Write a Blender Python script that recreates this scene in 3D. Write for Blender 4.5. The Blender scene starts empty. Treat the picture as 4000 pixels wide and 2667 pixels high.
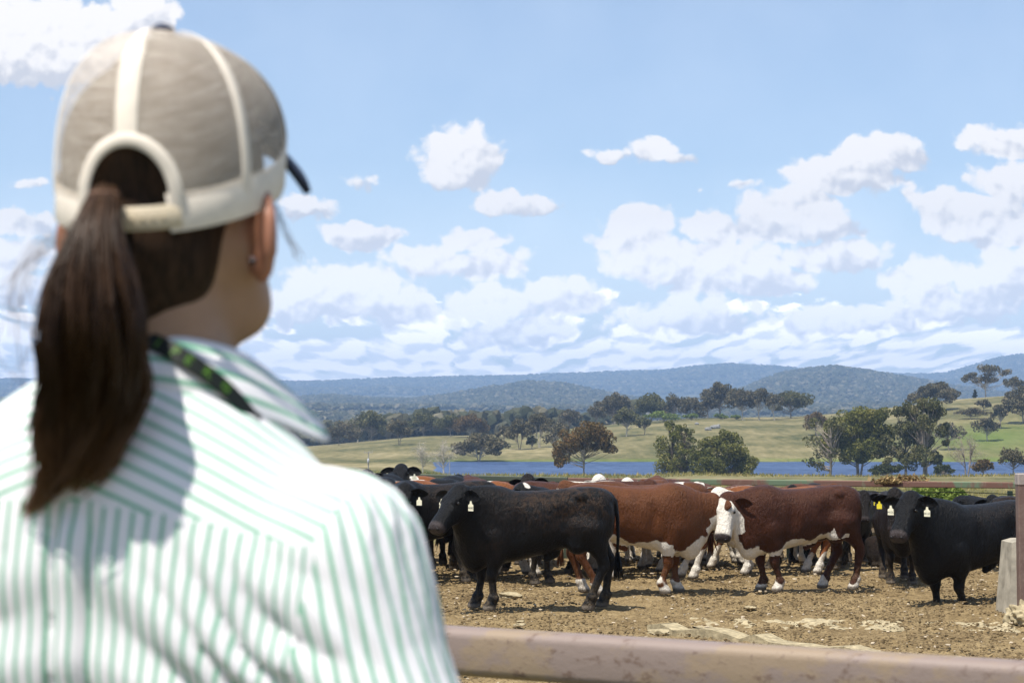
import bpy, math, random, os
import numpy as np
from mathutils import Vector, Matrix
sc = bpy.context.scene
COL = sc.collection
R = math.radians
# ------------------------------------------------------------------ camera
FPX, HOR, CAMZ = 7000.0, 1680.0, 1.98
PITCH = math.atan((HOR - 1333.5) / FPX)
cd = bpy.data.cameras.new('camera')
cam = bpy.data.objects.new('camera', cd); COL.objects.link(cam)
cam.location = (0, 0, CAMZ); cam.rotation_euler = (math.pi / 2 + PITCH, 0, 0)
cd.sensor_width = 36; cd.lens = 36 * FPX / 4000; cd.clip_start = .1; cd.clip_end = 60000
cd.dof.use_dof = True; cd.dof.focus_distance = 21.5; cd.dof.aperture_fstop = 9.5
sc.camera = cam
sc.view_settings.view_transform = 'Standard'; sc.view_settings.look = 'None'
sc.view_settings.gamma = 1; sc.view_settings.exposure = 0.50
sc.render.resolution_x = 1024; sc.render.resolution_y = 682
sc.cycles.max_bounces = 8; sc.cycles.transparent_max_bounces = 16; sc.cycles.volume_bounces = 0
try: sc.cycles.use_denoising = True
except Exception: pass

def ray(px, py):
    a, b = (px - 2000) / FPX, (1333.5 - py) / FPX
    y = math.cos(PITCH) - math.sin(PITCH) * b
    z = math.sin(PITCH) + math.cos(PITCH) * b
    return a / y, z / y
def at(px, py, D):
    u, w = ray(px, py); return Vector((u * D, D, CAMZ + w * D))
# ------------------------------------------------------------------ sky and sun
SUN = Vector((-0.26, -0.29, 0.92)).normalized()      # towards the sun
sl = bpy.data.lights.new('sun', 'SUN'); so = bpy.data.objects.new('sun', sl); COL.objects.link(so)
sl.energy = 5.0; sl.angle = R(.53); sl.color = (1, .95, .87)
so.rotation_euler = SUN.to_track_quat('Z', 'Y').to_euler()

class NT:
    """small helper for building node trees"""
    def __init__(s, tree): s.t = tree; s.n = tree.nodes; s.l = tree.links
    def new(s, typ, **kw):
        n = s.n.new(typ)
        for k, v in kw.items(): setattr(n, k, v)
        return n
    def put(s, sock, v):
        if v is None: return
        if isinstance(v, bpy.types.NodeSocket): s.l.new(v, sock)
        else: sock.default_value = v
    def math(s, op, a, b=None, c=None, clamp=False):
        n = s.new('ShaderNodeMath', operation=op, use_clamp=clamp)
        s.put(n.inputs[0], a); s.put(n.inputs[1], b)
        if c is not None: s.put(n.inputs[2], c)
        return n.outputs[0]
    def vmath(s, op, a, b=None, out=0):
        n = s.new('ShaderNodeVectorMath', operation=op)
        s.put(n.inputs[0], a)
        if b is not None: s.put(n.inputs[3 if op == 'SCALE' else 1], b)
        return n.outputs[out]
    def noise(s, vec, scale=5, detail=4, rough=.55, dist=0, col=False, lac=2.0):
        n = s.new('ShaderNodeTexNoise')
        if vec is not None: s.put(n.inputs['Vector'], vec)
        s.put(n.inputs['Scale'], scale); s.put(n.inputs['Detail'], detail)
        s.put(n.inputs['Roughness'], rough); s.put(n.inputs['Distortion'], dist); s.put(n.inputs['Lacunarity'], lac)
        return n.outputs['Color' if col else 'Fac']
    def mapr(s, v, a, b, c=0., d=1., smooth=False):
        n = s.new('ShaderNodeMapRange', interpolation_type='SMOOTHSTEP' if smooth else 'LINEAR')
        s.put(n.inputs[0], v)
        for i, q in enumerate((a, b, c, d)): s.put(n.inputs[i + 1], q)
        return n.outputs[0]
    def mix(s, f, a, b, mode='MIX'):
        n = s.new('ShaderNodeMix', data_type='RGBA', blend_type=mode)
        s.put(n.inputs[0], f)
        s.put(n.inputs[6], a if isinstance(a, bpy.types.NodeSocket) else (*a[:3], 1))
        s.put(n.inputs[7], b if isinstance(b, bpy.types.NodeSocket) else (*b[:3], 1))
        return n.outputs[2]
    def mapping(s, v, loc=(0, 0, 0), scale=(1, 1, 1), rot=(0, 0, 0), typ='POINT'):
        n = s.new('ShaderNodeMapping', vector_type=typ)
        s.put(n.inputs[0], v); s.put(n.inputs['Location'], loc); s.put(n.inputs['Rotation'], rot); s.put(n.inputs['Scale'], scale)
        return n.outputs[0]
    def comb(s, x=0., y=0., z=0.):
        n = s.new('ShaderNodeCombineXYZ'); s.put(n.inputs[0], x); s.put(n.inputs[1], y); s.put(n.inputs[2], z); return n.outputs[0]
    def ramp(s, f, stops):
        n = s.new('ShaderNodeValToRGB'); e = n.color_ramp.elements
        while len(e) < len(stops): e.new(.5)
        for q, (p, c) in zip(e, stops): q.position = p; q.color = (*c[:3], 1)
        s.put(n.inputs[0], f); return n.outputs[0]

wd = bpy.data.worlds.new('World'); sc.world = wd; wd.use_nodes = True
T = NT(wd.node_tree); T.n.clear()
wo = T.new('ShaderNodeOutputWorld')
sky = T.new('ShaderNodeTexSky', sky_type='NISHITA', sun_disc=False)
sky.sun_elevation = math.asin(SUN.z); sky.sun_rotation = math.atan2(SUN.x, SUN.y)
sky.air_density = 1.0; sky.dust_density = .6; sky.ozone_density = 2.0; sky.altitude = 400
bg = T.new('ShaderNodeBackground'); bg.inputs[1].default_value = .112
T.l.new(sky.outputs[0], bg.inputs[0])
tc = T.new('ShaderNodeTexCoord')
sx = T.new('ShaderNodeSeparateXYZ'); T.l.new(tc.outputs['Generated'], sx.inputs[0])
ya = T.math('MAXIMUM', T.math('ABSOLUTE', sx.outputs[1]), .12)
u = T.math('DIVIDE', sx.outputs[0], ya); w = T.math('DIVIDE', sx.outputs[2], ya)
P = T.comb(u, w, 0.)                     # direction coordinates on the sky
n1 = T.noise(P, 26, 5, .6, col=True)
n2 = T.noise(P, 9, 2, .5, col=True)
off = T.vmath('ADD', T.vmath('SCALE', T.vmath('SUBTRACT', n1, (.5, .5, .5)), .014),
              T.vmath('SCALE', T.vmath('SUBTRACT', n2, (.5, .5, .5)), .008))
Pw = T.vmath('ADD', P, off)
CL = [ # single cumulus clouds: direction (given as where they stand in the sky), radii, strength
 (-60,150,210,190,1),(170,150,230,190,1),(400,170,230,150,1),(560,70,130,110,1),(60,250,330,80,1),(330,265,260,60,.9),
 (1800,620,165,125,1),(1760,700,120,60,.8),
 (2390,600,110,36,.6),(2555,575,85,58,.75),(2630,605,90,30,.6),
 (1395,715,120,34,.42),
 (1960,800,130,48,.8),(2080,812,120,38,.75),
 (1415,915,150,62,.9),(1190,825,130,55,.8),(1850,940,130,60,.8),(1660,1020,170,70,.75),(1900,1035,220,75,.7),
 (2500,890,140,90,.95),(2440,930,130,45,.8),
 (3440,600,170,80,1),(3280,690,240,72,.95),(3120,770,140,50,.9),(2890,735,150,26,.4),
 (3080,860,250,95,1),(2780,900,140,80,.9),(3230,890,130,70,.9),(3260,1000,260,60,.85),
 (2560,1010,190,90,1),(2780,1050,280,110,1),(2960,1100,240,60,.9),
 (3920,560,170,70,.9),(3990,720,190,90,1),(3820,860,200,95,1),(3680,790,110,60,.8),(3560,755,110,45,.45),(3960,930,200,50,.9),(3980,1030,150,70,.9),
 (3600,1080,150,80,1),(3900,1100,220,75,1),(3700,1180,260,80,.8),
 (1340,1140,240,110,1),(1130,1190,150,80,.8),(1560,1200,160,85,.9),(1930,1190,200,80,.9),(2200,1150,220,80,.8),
 (40,880,190,60,.8),(130,720,110,26,.45),(20,1010,190,80,.9),(120,1120,200,70,.8),
 (2700,1230,320,80,.75),(2000,1290,300,80,.7),(3300,1250,300,80,.7),
]
acc = None; hacc = None; wsum = None
def sph(m):
    g = T.new('ShaderNodeTexGradient', gradient_type='SPHERICAL'); T.l.new(m, g.inputs[0]); return g.outputs['Fac']
for (cx, cy, rx, ry, st) in CL:
    uu, ww = ray(cx, cy)
    m = T.mapping(Pw, loc=(uu, ww, 0), scale=(rx * 1.5 / FPX, ry * 1.5 / FPX, 1), typ='TEXTURE')
    v = T.math('MULTIPLY', sph(m), st) if st != 1 else sph(m)
    h = T.math('MULTIPLY', T.vmath('DOT_PRODUCT', m, (-.35, 1, 0), out=1), v)
    acc = v if acc is None else T.math('MAXIMUM', acc, v)
    wsum = v if wsum is None else T.math('ADD', wsum, v)
    hacc = h if hacc is None else T.math('ADD', hacc, h)
hrel = T.math('DIVIDE', hacc, T.math('MAXIMUM', wsum, .02))
# cauliflower heads: rounded cells at two sizes plus fine noise
def cell(vec, sc_):
    n = T.new('ShaderNodeTexVoronoi', feature='SMOOTH_F1'); T.l.new(vec, n.inputs['Vector']); n.inputs['Scale'].default_value = sc_; n.inputs['Smoothness'].default_value = .35
    n.voronoi_dimensions = '2D'; return n.outputs['Distance']
def puff(vec):
    a_ = T.math('SUBTRACT', .42, cell(vec, 75)); b_ = T.math('SUBTRACT', .42, cell(vec, 190))
    f_ = T.math('SUBTRACT', T.noise(vec, 70, 7, .66), .5)
    return T.math('ADD', T.math('ADD', T.math('MULTIPLY', a_, .34), T.math('MULTIPLY', b_, .13)), T.math('MULTIPLY', f_, .42))
Pp = T.vmath('ADD', P, T.vmath('SCALE', T.vmath('SUBTRACT', n1, (.5, .5, .5)), .012))
pf = puff(Pp); pu = puff(T.mapping(Pp, loc=(.0022, -.0042, 0)))
core = T.math('MINIMUM', acc, .75)
dens1 = T.math('ADD', core, pf)
c1 = T.mapr(dens1, .20, .40, smooth=True)
# the broken bank of cumulus low over the hills: flat-based rows packed ever closer towards the horizon
wv = T.math('MAXIMUM', w, .0)
lg = T.math('LOGARITHM', T.math('ADD', wv, .014), 2.718)
Q = T.comb(T.math('DIVIDE', T.math('MULTIPLY', u, 1.9), T.math('ADD', wv, .05)), T.math('MULTIPLY', lg, 2.6), 0.)
Q = T.vmath('ADD', Q, T.vmath('SCALE', T.vmath('SUBTRACT', n1, (.5, .5, .5)), .45))
def bank(vec):
    return T.math('ADD', T.noise(vec, 1.25, 7, .60), T.math('MULTIPLY', T.math('SUBTRACT', .45, cell(vec, 3.0)), .34))
bn = bank(Q); bu = bank(T.mapping(Q, loc=(.05, -.15, 0)))
cov = T.mapr(w, .045, .112, .37, .86)     # less cloud with height
dens2 = T.math('SUBTRACT', bn, cov)
c2 = T.mapr(dens2, -.03, .07, smooth=True)
veil = T.math('MULTIPLY', T.mapr(w, .0, .15, .85, 0.17), T.mapr(T.noise(P, 12, 3, .5), .3, .65, .6, 1.))
s1 = T.math('ADD', T.math('MULTIPLY', T.math('SUBTRACT', pf, pu), 1.25), T.math('MULTIPLY', hrel, .75))
s1 = T.mapr(s1, -.40, .08, smooth=True)
sh2 = T.mapr(T.math('SUBTRACT', bn, bu), -.12, .05, smooth=True)
lowb = T.mapr(w, .04, .12, 1.62, 1.)
colr1 = T.vmath('SCALE', T.mix(s1, (.54, .54, .57), (.86, .82, .785)), lowb)
colr2 = T.mix(sh2, (1.10, 1.10, 1.12), (1.75, 1.62, 1.50))
cov1 = T.math('MULTIPLY', c1, .98); cov2 = T.math('MULTIPLY', c2, .95)
e0 = T.new('ShaderNodeBackground'); e0.inputs[0].default_value = (.95, 1.0, 1.06, 1)
e2 = T.new('ShaderNodeBackground'); T.l.new(colr2, e2.inputs[0])
e1 = T.new('ShaderNodeBackground'); T.l.new(colr1, e1.inputs[0])
def mixs(f, a, b):
    m = T.new('ShaderNodeMixShader'); T.put(m.inputs[0], f); T.l.new(a, m.inputs[1]); T.l.new(b, m.inputs[2]); return m.outputs[0]
above = T.mapr(sx.outputs[2], -.01, .0)
front = T.mapr(sx.outputs[1], .0, .3)
m = mixs(T.math('MULTIPLY', veil, above), bg.outputs[0], e0.outputs[0])
m = mixs(T.math('MULTIPLY', cov2, above), m, e2.outputs[0])
m = mixs(T.math('MULTIPLY', T.math('MULTIPLY', cov1, above), front), m, e1.outputs[0])
T.l.new(m, wo.inputs[0])
wd.cycles.sampling_method = 'MANUAL'; wd.cycles.sample_map_resolution = 512
# ------------------------------------------------------------------ helpers
rng = np.random.default_rng(7); random.seed(7)
def tag(o, label=None, cat=None, group=None, kind=None):
    if label: o['label'] = label
    if cat: o['category'] = cat
    if group: o['group'] = group
    if kind: o['kind'] = kind
    return o
def empty(name, loc=(0, 0, 0), rz=0):
    o = bpy.data.objects.new(name, None); COL.objects.link(o); o.location = loc; o.rotation_euler.z = rz
    o.empty_display_size = .1; return o
def mesh(name, V, F, mat=None, parent=None, smooth=True, attrs=None, loc=None):
    """V (n,3) array, F (m,3|4) array or list of arrays of equal-length faces"""
    V = np.asarray(V, dtype=np.float32)
    me = bpy.data.meshes.new(name)
    Fs = F if isinstance(F, list) and len(F) and isinstance(F[0], np.ndarray) and F[0].ndim == 2 else [np.asarray(F)]
    Fs = [f for f in Fs if len(f)]
    me.vertices.add(len(V)); me.vertices.foreach_set('co', V.ravel())
    loops = np.concatenate([f.ravel() for f in Fs]).astype(np.int32)
    sizes = np.concatenate([np.full(len(f), f.shape[1]) for f in Fs]).astype(np.int32)
    starts = np.concatenate([[0], np.cumsum(sizes)[:-1]]).astype(np.int32)
    me.loops.add(len(loops)); me.loops.foreach_set('vertex_index', loops)
    me.polygons.add(len(sizes)); me.polygons.foreach_set('loop_start', starts)
    me.update(calc_edges=True); me.validate()
    me.polygons.foreach_set('use_smooth', np.full(len(me.polygons), smooth, dtype=bool))
    for k, a in (attrs or {}).items():
        at_ = me.attributes.new(k, 'FLOAT', 'POINT'); at_.data.foreach_set('value', np.asarray(a, dtype=np.float32))
    if mat: me.materials.append(mat)
    o = bpy.data.objects.new(name, me); COL.objects.link(o)
    if parent is not None: o.parent = parent
    if loc is not None: o.location = loc
    return o
class MB:
    """collects primitive shapes; build() makes ONE mesh object"""
    def __init__(s): s.v = []; s.f3 = []; s.f4 = []; s.n = 0
    def add(s, V, F):
        V = np.asarray(V, float); F = np.asarray(F)
        (s.f4 if F.shape[1] == 4 else s.f3).append(F + s.n); s.v.append(V); s.n += len(V)
    def box(s, c, d, rz=0, bev=0):
        x, y, z = [q / 2 for q in d]
        if bev:
            b = bev; V = []
            for (sx, sy, sz) in [(i, j, k) for k in (-1, 1) for (i, j) in ((-1, -1), (1, -1), (1, 1), (-1, 1))]:
                V += [(sx * (x - b), sy * (y - b), sz * z), (sx * (x - b), sy * y, sz * (z - b)), (sx * x, sy * (y - b), sz * (z - b))]
            V = np.array(V); q = lambda i, k: i * 3 + k
            F4 = [[q(0, 0), q(3, 0), q(2, 0), q(1, 0)], [q(4, 0), q(5, 0), q(6, 0), q(7, 0)],
                  [q(0, 1), q(1, 1), q(5, 1), q(4, 1)], [q(3, 1), q(7, 1), q(6, 1), q(2, 1)],
                  [q(0, 2), q(4, 2), q(7, 2), q(3, 2)], [q(1, 2), q(2, 2), q(6, 2), q(5, 2)],
                  [q(0, 0), q(1, 0), q(1, 1), q(0, 1)], [q(3, 0), q(3, 1), q(2, 1), q(2, 0)],
                  [q(4, 0), q(4, 1), q(5, 1), q(5, 0)], [q(7, 0), q(6, 0), q(6, 1), q(7, 1)],
                  [q(0, 0), q(0, 2), q(3, 2), q(3, 0)], [q(1, 0), q(2, 0), q(2, 2), q(1, 2)],
                  [q(4, 0), q(7, 0), q(7, 2), q(4, 2)], [q(5, 0), q(5, 2), q(6, 2), q(6, 0)],
                  [q(0, 1), q(4, 1), q(4, 2), q(0, 2)], [q(1, 1), q(1, 2), q(5, 2), q(5, 1)],
                  [q(2, 1), q(6, 1), q(6, 2), q(2, 2)], [q(3, 1), q(3, 2), q(7, 2), q(7, 1)]]
            F3 = [[q(i, 0), q(i, 1), q(i, 2)] for i in range(8)]
        else:
            V = np.array([(i * x, j * y, k * z) for k in (-1, 1) for (i, j) in ((-1, -1), (1, -1), (1, 1), (-1, 1))])
            F4 = [[0, 3, 2, 1], [4, 5, 6, 7], [0, 1, 5, 4], [1, 2, 6, 5], [2, 3, 7, 6], [3, 0, 4, 7]]; F3 = None
        c_, s_ = math.cos(rz), math.sin(rz); Rm = np.array([[c_, -s_, 0], [s_, c_, 0], [0, 0, 1]])
        V = V @ Rm.T + np.array(c); n0 = s.n
        s.add(V, F4)
        if F3: s.f3.append(np.array(F3) + n0)
    def beam(s, a, b, w, h):
        """square bar from a to b (w across, h tall)"""
        a = np.array(a, float); b = np.array(b, float); d = (b - a) / np.linalg.norm(b - a)
        up = np.array([0, 0, 1.]) if abs(d[2]) < .9 else np.array([0, 1., 0])
        sd = np.cross(d, up); sd /= np.linalg.norm(sd); up = np.cross(sd, d)
        V = [p + i * sd * w / 2 + j * up * h / 2 for p in (a, b) for (i, j) in ((-1, -1), (1, -1), (1, 1), (-1, 1))]
        s.add(V, [[0, 3, 2, 1], [4, 5, 6, 7], [0, 1, 5, 4], [1, 2, 6, 5], [2, 3, 7, 6], [3, 0, 4, 7]])
    def tube(s, pts, rad, n=6, cap=True, ell=None):
        pts = np.array(pts, float); k = len(pts); rad = np.broadcast_to(np.array(rad, float), (k,))
        tg = np.gradient(pts, axis=0); tg /= np.linalg.norm(tg, axis=1)[:, None] + 1e-9
        ref = np.array([0, 0, 1.]) if abs(tg[:, 2]).mean() < .8 else np.array([1., 0, 0])
        sd = np.cross(tg, ref); sd /= np.linalg.norm(sd, axis=1)[:, None] + 1e-9; up = np.cross(sd, tg)
        a = np.arange(n) * 2 * math.pi / n
        V = (pts[:, None] + rad[:, None, None] * (np.cos(a)[None, :, None] * sd[:, None] + np.sin(a)[None, :, None] * up[:, None])).reshape(-1, 3)
        i = np.arange(k - 1)[:, None] * n; j = np.arange(n)[None]; j2 = (j + 1) % n
        F = np.stack([i + j, i + j2, i + n + j2, i + n + j], -1).reshape(-1, 4)
        n0 = s.n; s.add(V, F)
        if cap:
            c0 = s.n; s.v.append(pts[[0, -1]]); s.n += 2; jj = np.arange(n); q = (jj + 1) % n
            s.f3.append(np.stack([np.full(n, c0), n0 + q, n0 + jj], -1))
            s.f3.append(np.stack([np.full(n, c0 + 1), n0 + (k - 1) * n + jj, n0 + (k - 1) * n + q], -1))
    def build(s, name, mat=None, parent=None, smooth=False, attrs=None, loc=None):
        F = [];
        if s.f4: F.append(np.concatenate(s.f4))
        if s.f3: F.append(np.concatenate(s.f3))
        return mesh(name, np.concatenate(s.v), F, mat, parent, smooth, attrs, loc)
def material(name, rough=.6, spec=.5, metal=0.):
    m = bpy.data.materials.new(name); m.use_nodes = True
    t = NT(m.node_tree); b = t.n['Principled BSDF']
    b.inputs['Roughness'].default_value = rough; b.inputs['Specular IOR Level'].default_value = spec; b.inputs['Metallic'].default_value = metal
    t.b = b; t.tc = t.new('ShaderNodeTexCoord'); t.obj = t.tc.outputs['Object']; return m, t
def attr(t, name):
    n = t.new('ShaderNodeAttribute', attribute_name=name); return n.outputs['Fac']
def bump(t, h, strength=.5, dist=.01):
    n = t.new('ShaderNodeBump'); t.put(n.inputs['Height'], h); n.inputs['Strength'].default_value = strength; n.inputs['Distance'].default_value = dist
    t.l.new(n.outputs[0], t.b.inputs['Normal'])
def simple(name, c, rough=.6, spec=.5, var=.2, scale=20, metal=0., bmp=0.):
    m, t = material(name, rough, spec, metal)
    n = t.noise(t.obj, scale, 5, .6)
    t.l.new(t.mix(t.mapr(n, .3, .7), [q * (1 - var) for q in c], [min(1, q * (1 + var)) for q in c]), t.b.inputs['Base Color'])
    if bmp: bump(t, n, .5, bmp)
    return m
# value noise (tileable lattice) for shaping terrain and hides
def hash2(i, j, seed):
    h = (i.astype(np.int64) * 374761393 + j.astype(np.int64) * 668265263 + seed * 1442695041) & 0xffffffff
    h = ((h ^ (h >> 13)) * 1274126177) & 0xffffffff; h = h ^ (h >> 16); return (h & 0xffff) / 65535.
def vn2(x, y, seed=0):
    i = np.floor(x); j = np.floor(y); fx = x - i; fy = y - j; fx = fx * fx * (3 - 2 * fx); fy = fy * fy * (3 - 2 * fy)
    a = hash2(i, j, seed); b = hash2(i + 1, j, seed); c = hash2(i, j + 1, seed); d = hash2(i + 1, j + 1, seed)
    return (a * (1 - fx) + b * fx) * (1 - fy) + (c * (1 - fx) + d * fx) * fy
def fbm2(x, y, oct=4, seed=0, rough=.5):
    s = 0; a = 1; tt = 0
    for o in range(oct): s = s + a * vn2(x * 2 ** o + 17.3 * o, y * 2 ** o - 9.1 * o, seed + o); tt += a; a *= rough
    return s / tt
def vn3(p, seed=0):
    z = p[..., 2]; k = np.floor(z); f = z - k; f = f * f * (3 - 2 * f)
    kk = k.astype(np.int64)
    a = vn2(p[..., 0] + 31.7 * (kk % 97), p[..., 1] + 17.9 * (kk % 89), seed); b = vn2(p[..., 0] + 31.7 * ((kk + 1) % 97), p[..., 1] + 17.9 * ((kk + 1) % 89), seed)
    return a * (1 - f) + b * f
# signed-distance modelling -> naive surface nets
def surf_net(f, lo, hi, h, chunk=400000):
    lo = np.array(lo, float); n = np.ceil((np.array(hi) - lo) / h).astype(int) + 1
    gx, gy, gz = [lo[i] + h * np.arange(n[i]) for i in range(3)]
    P_ = np.stack(np.meshgrid(gx, gy, gz, indexing='ij'), -1).reshape(-1, 3)
    V = np.concatenate([f(P_[i:i + chunk]) for i in range(0, len(P_), chunk)]).reshape(n)
    ins = V < 0; cn = n - 1; cnt = np.zeros(cn); pos = np.zeros((*cn, 3)); edges = []
    for ax in range(3):
        o = [b for b in range(3) if b != ax]
        sl0 = [slice(None)] * 3; sl1 = [slice(None)] * 3; sl0[ax] = slice(0, -1); sl1[ax] = slice(1, None)
        a, b = V[tuple(sl0)], V[tuple(sl1)]; cr = (a < 0) != (b < 0)
        t_ = np.where(cr, a / np.where(cr, a - b, 1), 0)
        edges.append((cr, a < 0))
        for d0 in (0, 1):
            for d1 in (0, 1):
                s_ = [slice(None)] * 3; s_[o[0]] = slice(d0, cn[o[0]] + d0); s_[o[1]] = slice(d1, cn[o[1]] + d1)
                c_ = cr[tuple(s_)]; tt = t_[tuple(s_)]
                cnt += c_
                pos[..., ax] += np.where(c_, tt, 0); pos[..., o[0]] += c_ * d0; pos[..., o[1]] += c_ * d1
    act = cnt > 0; idx = -np.ones(cn, int); idx[act] = np.arange(act.sum())
    ijk = np.argwhere(act)
    Vt = lo + h * (ijk + pos[act] / cnt[act][:, None])
    F = []
    for ax in range(3):
        cr, ina = edges[ax]; o = [(ax + 1) % 3, (ax + 2) % 3]
        e = np.argwhere(cr); ok = np.ones(len(e), bool)
        for q in o: ok &= (e[:, q] >= 1) & (e[:, q] < n[q] - 1)
        e = e[ok]
        if not len(e): continue
        A = np.zeros(3, int); B = np.zeros(3, int); A[o[0]] = 1; B[o[1]] = 1
        q = np.stack([idx[tuple((e - A - B).T)], idx[tuple((e - B).T)], idx[tuple(e.T)], idx[tuple((e - A).T)]], -1)
        s_ = ina[tuple(e.T)]
        F.append(np.where(s_[:, None], q, q[:, ::-1]))
    return Vt, np.concatenate(F)
def smin(a, b, k):
    h = np.clip(.5 + .5 * (b - a) / k, 0, 1); return b + (a - b) * h - k * h * (1 - h)
def smax(a, b, k): return -smin(-a, -b, k)
def cone(p, a, b, ra, rb):
    a = np.array(a, float); b = np.array(b, float); ba = b - a; t = np.clip(((p - a) @ ba) / (ba @ ba), 0, 1)
    return np.linalg.norm(p - a - t[:, None] * ba, axis=1) - (ra + (rb - ra) * t)
def ellip(p, c, r):
    q = (p - np.array(c)) / np.array(r); k = np.linalg.norm(q, axis=1); return (k - 1) * min(r)
def loft(p, ax, st, n=2.3, sd=1, up=2):
    """st rows: (t, top, bottom, halfwidth); axis index ax, side sd, up"""
    st = np.array(st, float); t = p[:, ax]
    top = np.interp(t, st[:, 0], st[:, 1]); bot = np.interp(t, st[:, 0], st[:, 2]); w = np.interp(t, st[:, 0], st[:, 3])
    c = (top + bot) / 2; h = np.maximum((top - bot) / 2, .004); w = np.maximum(w, .004)
    q = ((np.abs(p[:, sd]) / w) ** n + (np.abs(p[:, up] - c) / h) ** n) ** (1 / n)
    d = (q - 1) * np.minimum(w, h)
    e = np.maximum(st[0, 0] - t, t - st[-1, 0])
    return np.maximum(d, e)
def smooth_st(st, m=5):
    """resample loft stations with a smooth curve"""
    st = np.array(st, float); k = len(st); out = []
    for i in range(k - 1):
        p0, p1, p2, p3 = st[max(i - 1, 0)], st[i], st[i + 1], st[min(i + 2, k - 1)]
        for j in range(m):
            u_ = j / m; out.append(.5 * ((2 * p1) + (-p0 + p2) * u_ + (2 * p0 - 5 * p1 + 4 * p2 - p3) * u_ ** 2 + (-p0 + 3 * p1 - 3 * p2 + p3) * u_ ** 3))
    out.append(st[-1]); out = np.array(out); out[:, 0] = np.maximum.accumulate(out[:, 0]); return out
# ------------------------------------------------------------------ terrain: one sheet from the pen to the far range
PX = lambda px: (np.asarray(px, float) - 2000) / FPX          # direction tangent for a bearing
def sstep(a, b, x): t = np.clip((x - a) / (b - a), 0, 1); return t * t * (3 - 2 * t)
LAKE = -5.5
cr_x = PX([-3000, 0, 900, 1200, 1450, 1650, 1900, 2100, 2330, 2500, 2700, 3100, 3300, 3500, 3700, 4000, 4600, 7000])
cr_y = np.array([1720, 1740, 1752, 1748, 1722, 1703, 1700, 1688, 1664, 1648, 1633, 1628, 1612, 1590, 1563, 1542, 1510, 1500.])
fr_x = PX([-3000, 0, 400, 1000, 1200, 1400, 1650, 1800, 2000, 2200, 2450, 2600, 2720, 2850, 3000, 3150, 3350, 3600, 3700, 3800, 3900, 4000, 4400, 7000])
fr_y = np.array([1500, 1492, 1500, 1506, 1503, 1498, 1490, 1485, 1483, 1474, 1462, 1458, 1442, 1434, 1446, 1455, 1468, 1474, 1468, 1440, 1408, 1396, 1390, 1460.])
md_x = PX([-3000, 0, 1100, 1300, 1450, 1600, 1750, 1900, 2050, 2200, 2350, 2550, 2750, 2900, 3050, 3200, 3280, 3400, 3550, 3700, 4100, 7000])
md_y = np.array([1580, 1570, 1560, 1545, 1562, 1568, 1556, 1530, 1506, 1512, 1545, 1580, 1580, 1520, 1466, 1446, 1442, 1462, 1490, 1520, 1570, 1580.])
sh_r = PX([-3000, 1300, 1600, 1750, 1900, 7000]); sh_d0 = np.array([425, 425, 400, 330, 300, 290.])
def hz(px_y, D): return CAMZ + (HOR - px_y) / FPX * D
def terrain(x, y):
    x = np.asarray(x, float); y = np.asarray(y, float)
    D = np.maximum(y, 1e-3); u = np.where(y > 5, x / np.maximum(y, 5.), x / 5.)
    u = np.clip(u, -1.5, 1.5); r = np.hypot(x, y)
    fwd = y > 0
    # near: raised lane where the person stands, pen, paddock falling to the lake
    lane = .62 * (1 - sstep(4.5, 10, y))
    pad = np.interp(D, [0, 40, 110, 200, 285, 330, 430], [0, -.05, -1.6, -3.9, -5.3, -6.9, -6.9])
    near = np.where(fwd, lane + pad, .62)
    near = near + np.where(D > 36, (fbm2(x / 14, y / 14, 3, 5) - .5) * np.clip((D - 36) / 60, 0, 1) * .9, 0)
    # left end of the lake: land closes it
    close = sstep(PX(1800), PX(1640), u); near = near + close * np.interp(D, [270, 330, 430], [0, 2.05, 2.05])
    shore = 426 + 0 * u
    zc = hz(np.interp(u, cr_x, cr_y), 640.)
    t = np.clip((D - shore) / (640 - shore), 0, 1)
    hill = LAKE + .05 + (zc - LAKE) * (1 - (1 - t) ** 1.55)
    hill = hill + (fbm2(x / 60, y / 60, 3, 11) - .5) * 2.4 * t * (1 - t) * 3
    t2 = sstep(640, 980, D)
    valley = hz(1640, 1000.) - 14 - 6 * (1 - sstep(PX(2300), PX(1500), u))
    back = hill * (1 - t2) + valley * t2
    zmid = hz(np.interp(u, md_x, md_y), 3400.); zfar = hz(np.interp(u, fr_x, fr_y), 6600.)
    z1 = valley + (hz(1598, 2300.) - valley) * sstep(1000, 2300, D)
    z1 = z1 + (fbm2(x / 260, y / 260, 3, 3) - .5) * 14 * sstep(1000, 1500, D)
    m1 = sstep(2300, 3400, D); m1b = sstep(3400, 4300, D)
    base2 = hz(1598, 2300.)
    z2 = base2 + (zmid - base2) * m1 - (zmid - hz(1570, 4300.)) * m1b
    f1 = sstep(4300, 6600, D) ** .8
    b4 = hz(1570, 4300.)
    z3 = b4 + (zfar - b4) * f1
    far = np.where(D < 2300, z1, np.where(D < 4300, z2, z3))
    rough_ = (fbm2(x / 420 + 5, y / 420, 5, 21, .55) - .5) * np.where(D > 2300, 60 * np.clip((D - 2300) / 1500, 0, 1) * (1 - .75 * sstep(2900, 3400, D) * (1 - sstep(3400, 3900, D))) * (1 - .85 * sstep(5600, 6600, D)), 0)
    z = np.where(D < 426, near, np.where(D < 980, back, far + rough_))
    z = np.where(D > 6600, z - (D - 6600) * .04, z)
    return z
def soil_mask(x, y):   # 1 = trampled earth of the pen, 0 = grass
    e = 32.5 + 3.0 * (fbm2(x / 2.2, y / 2.2, 3, 9) - .5)
    return 1 - sstep(e - .4, e + .6, y)
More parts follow.
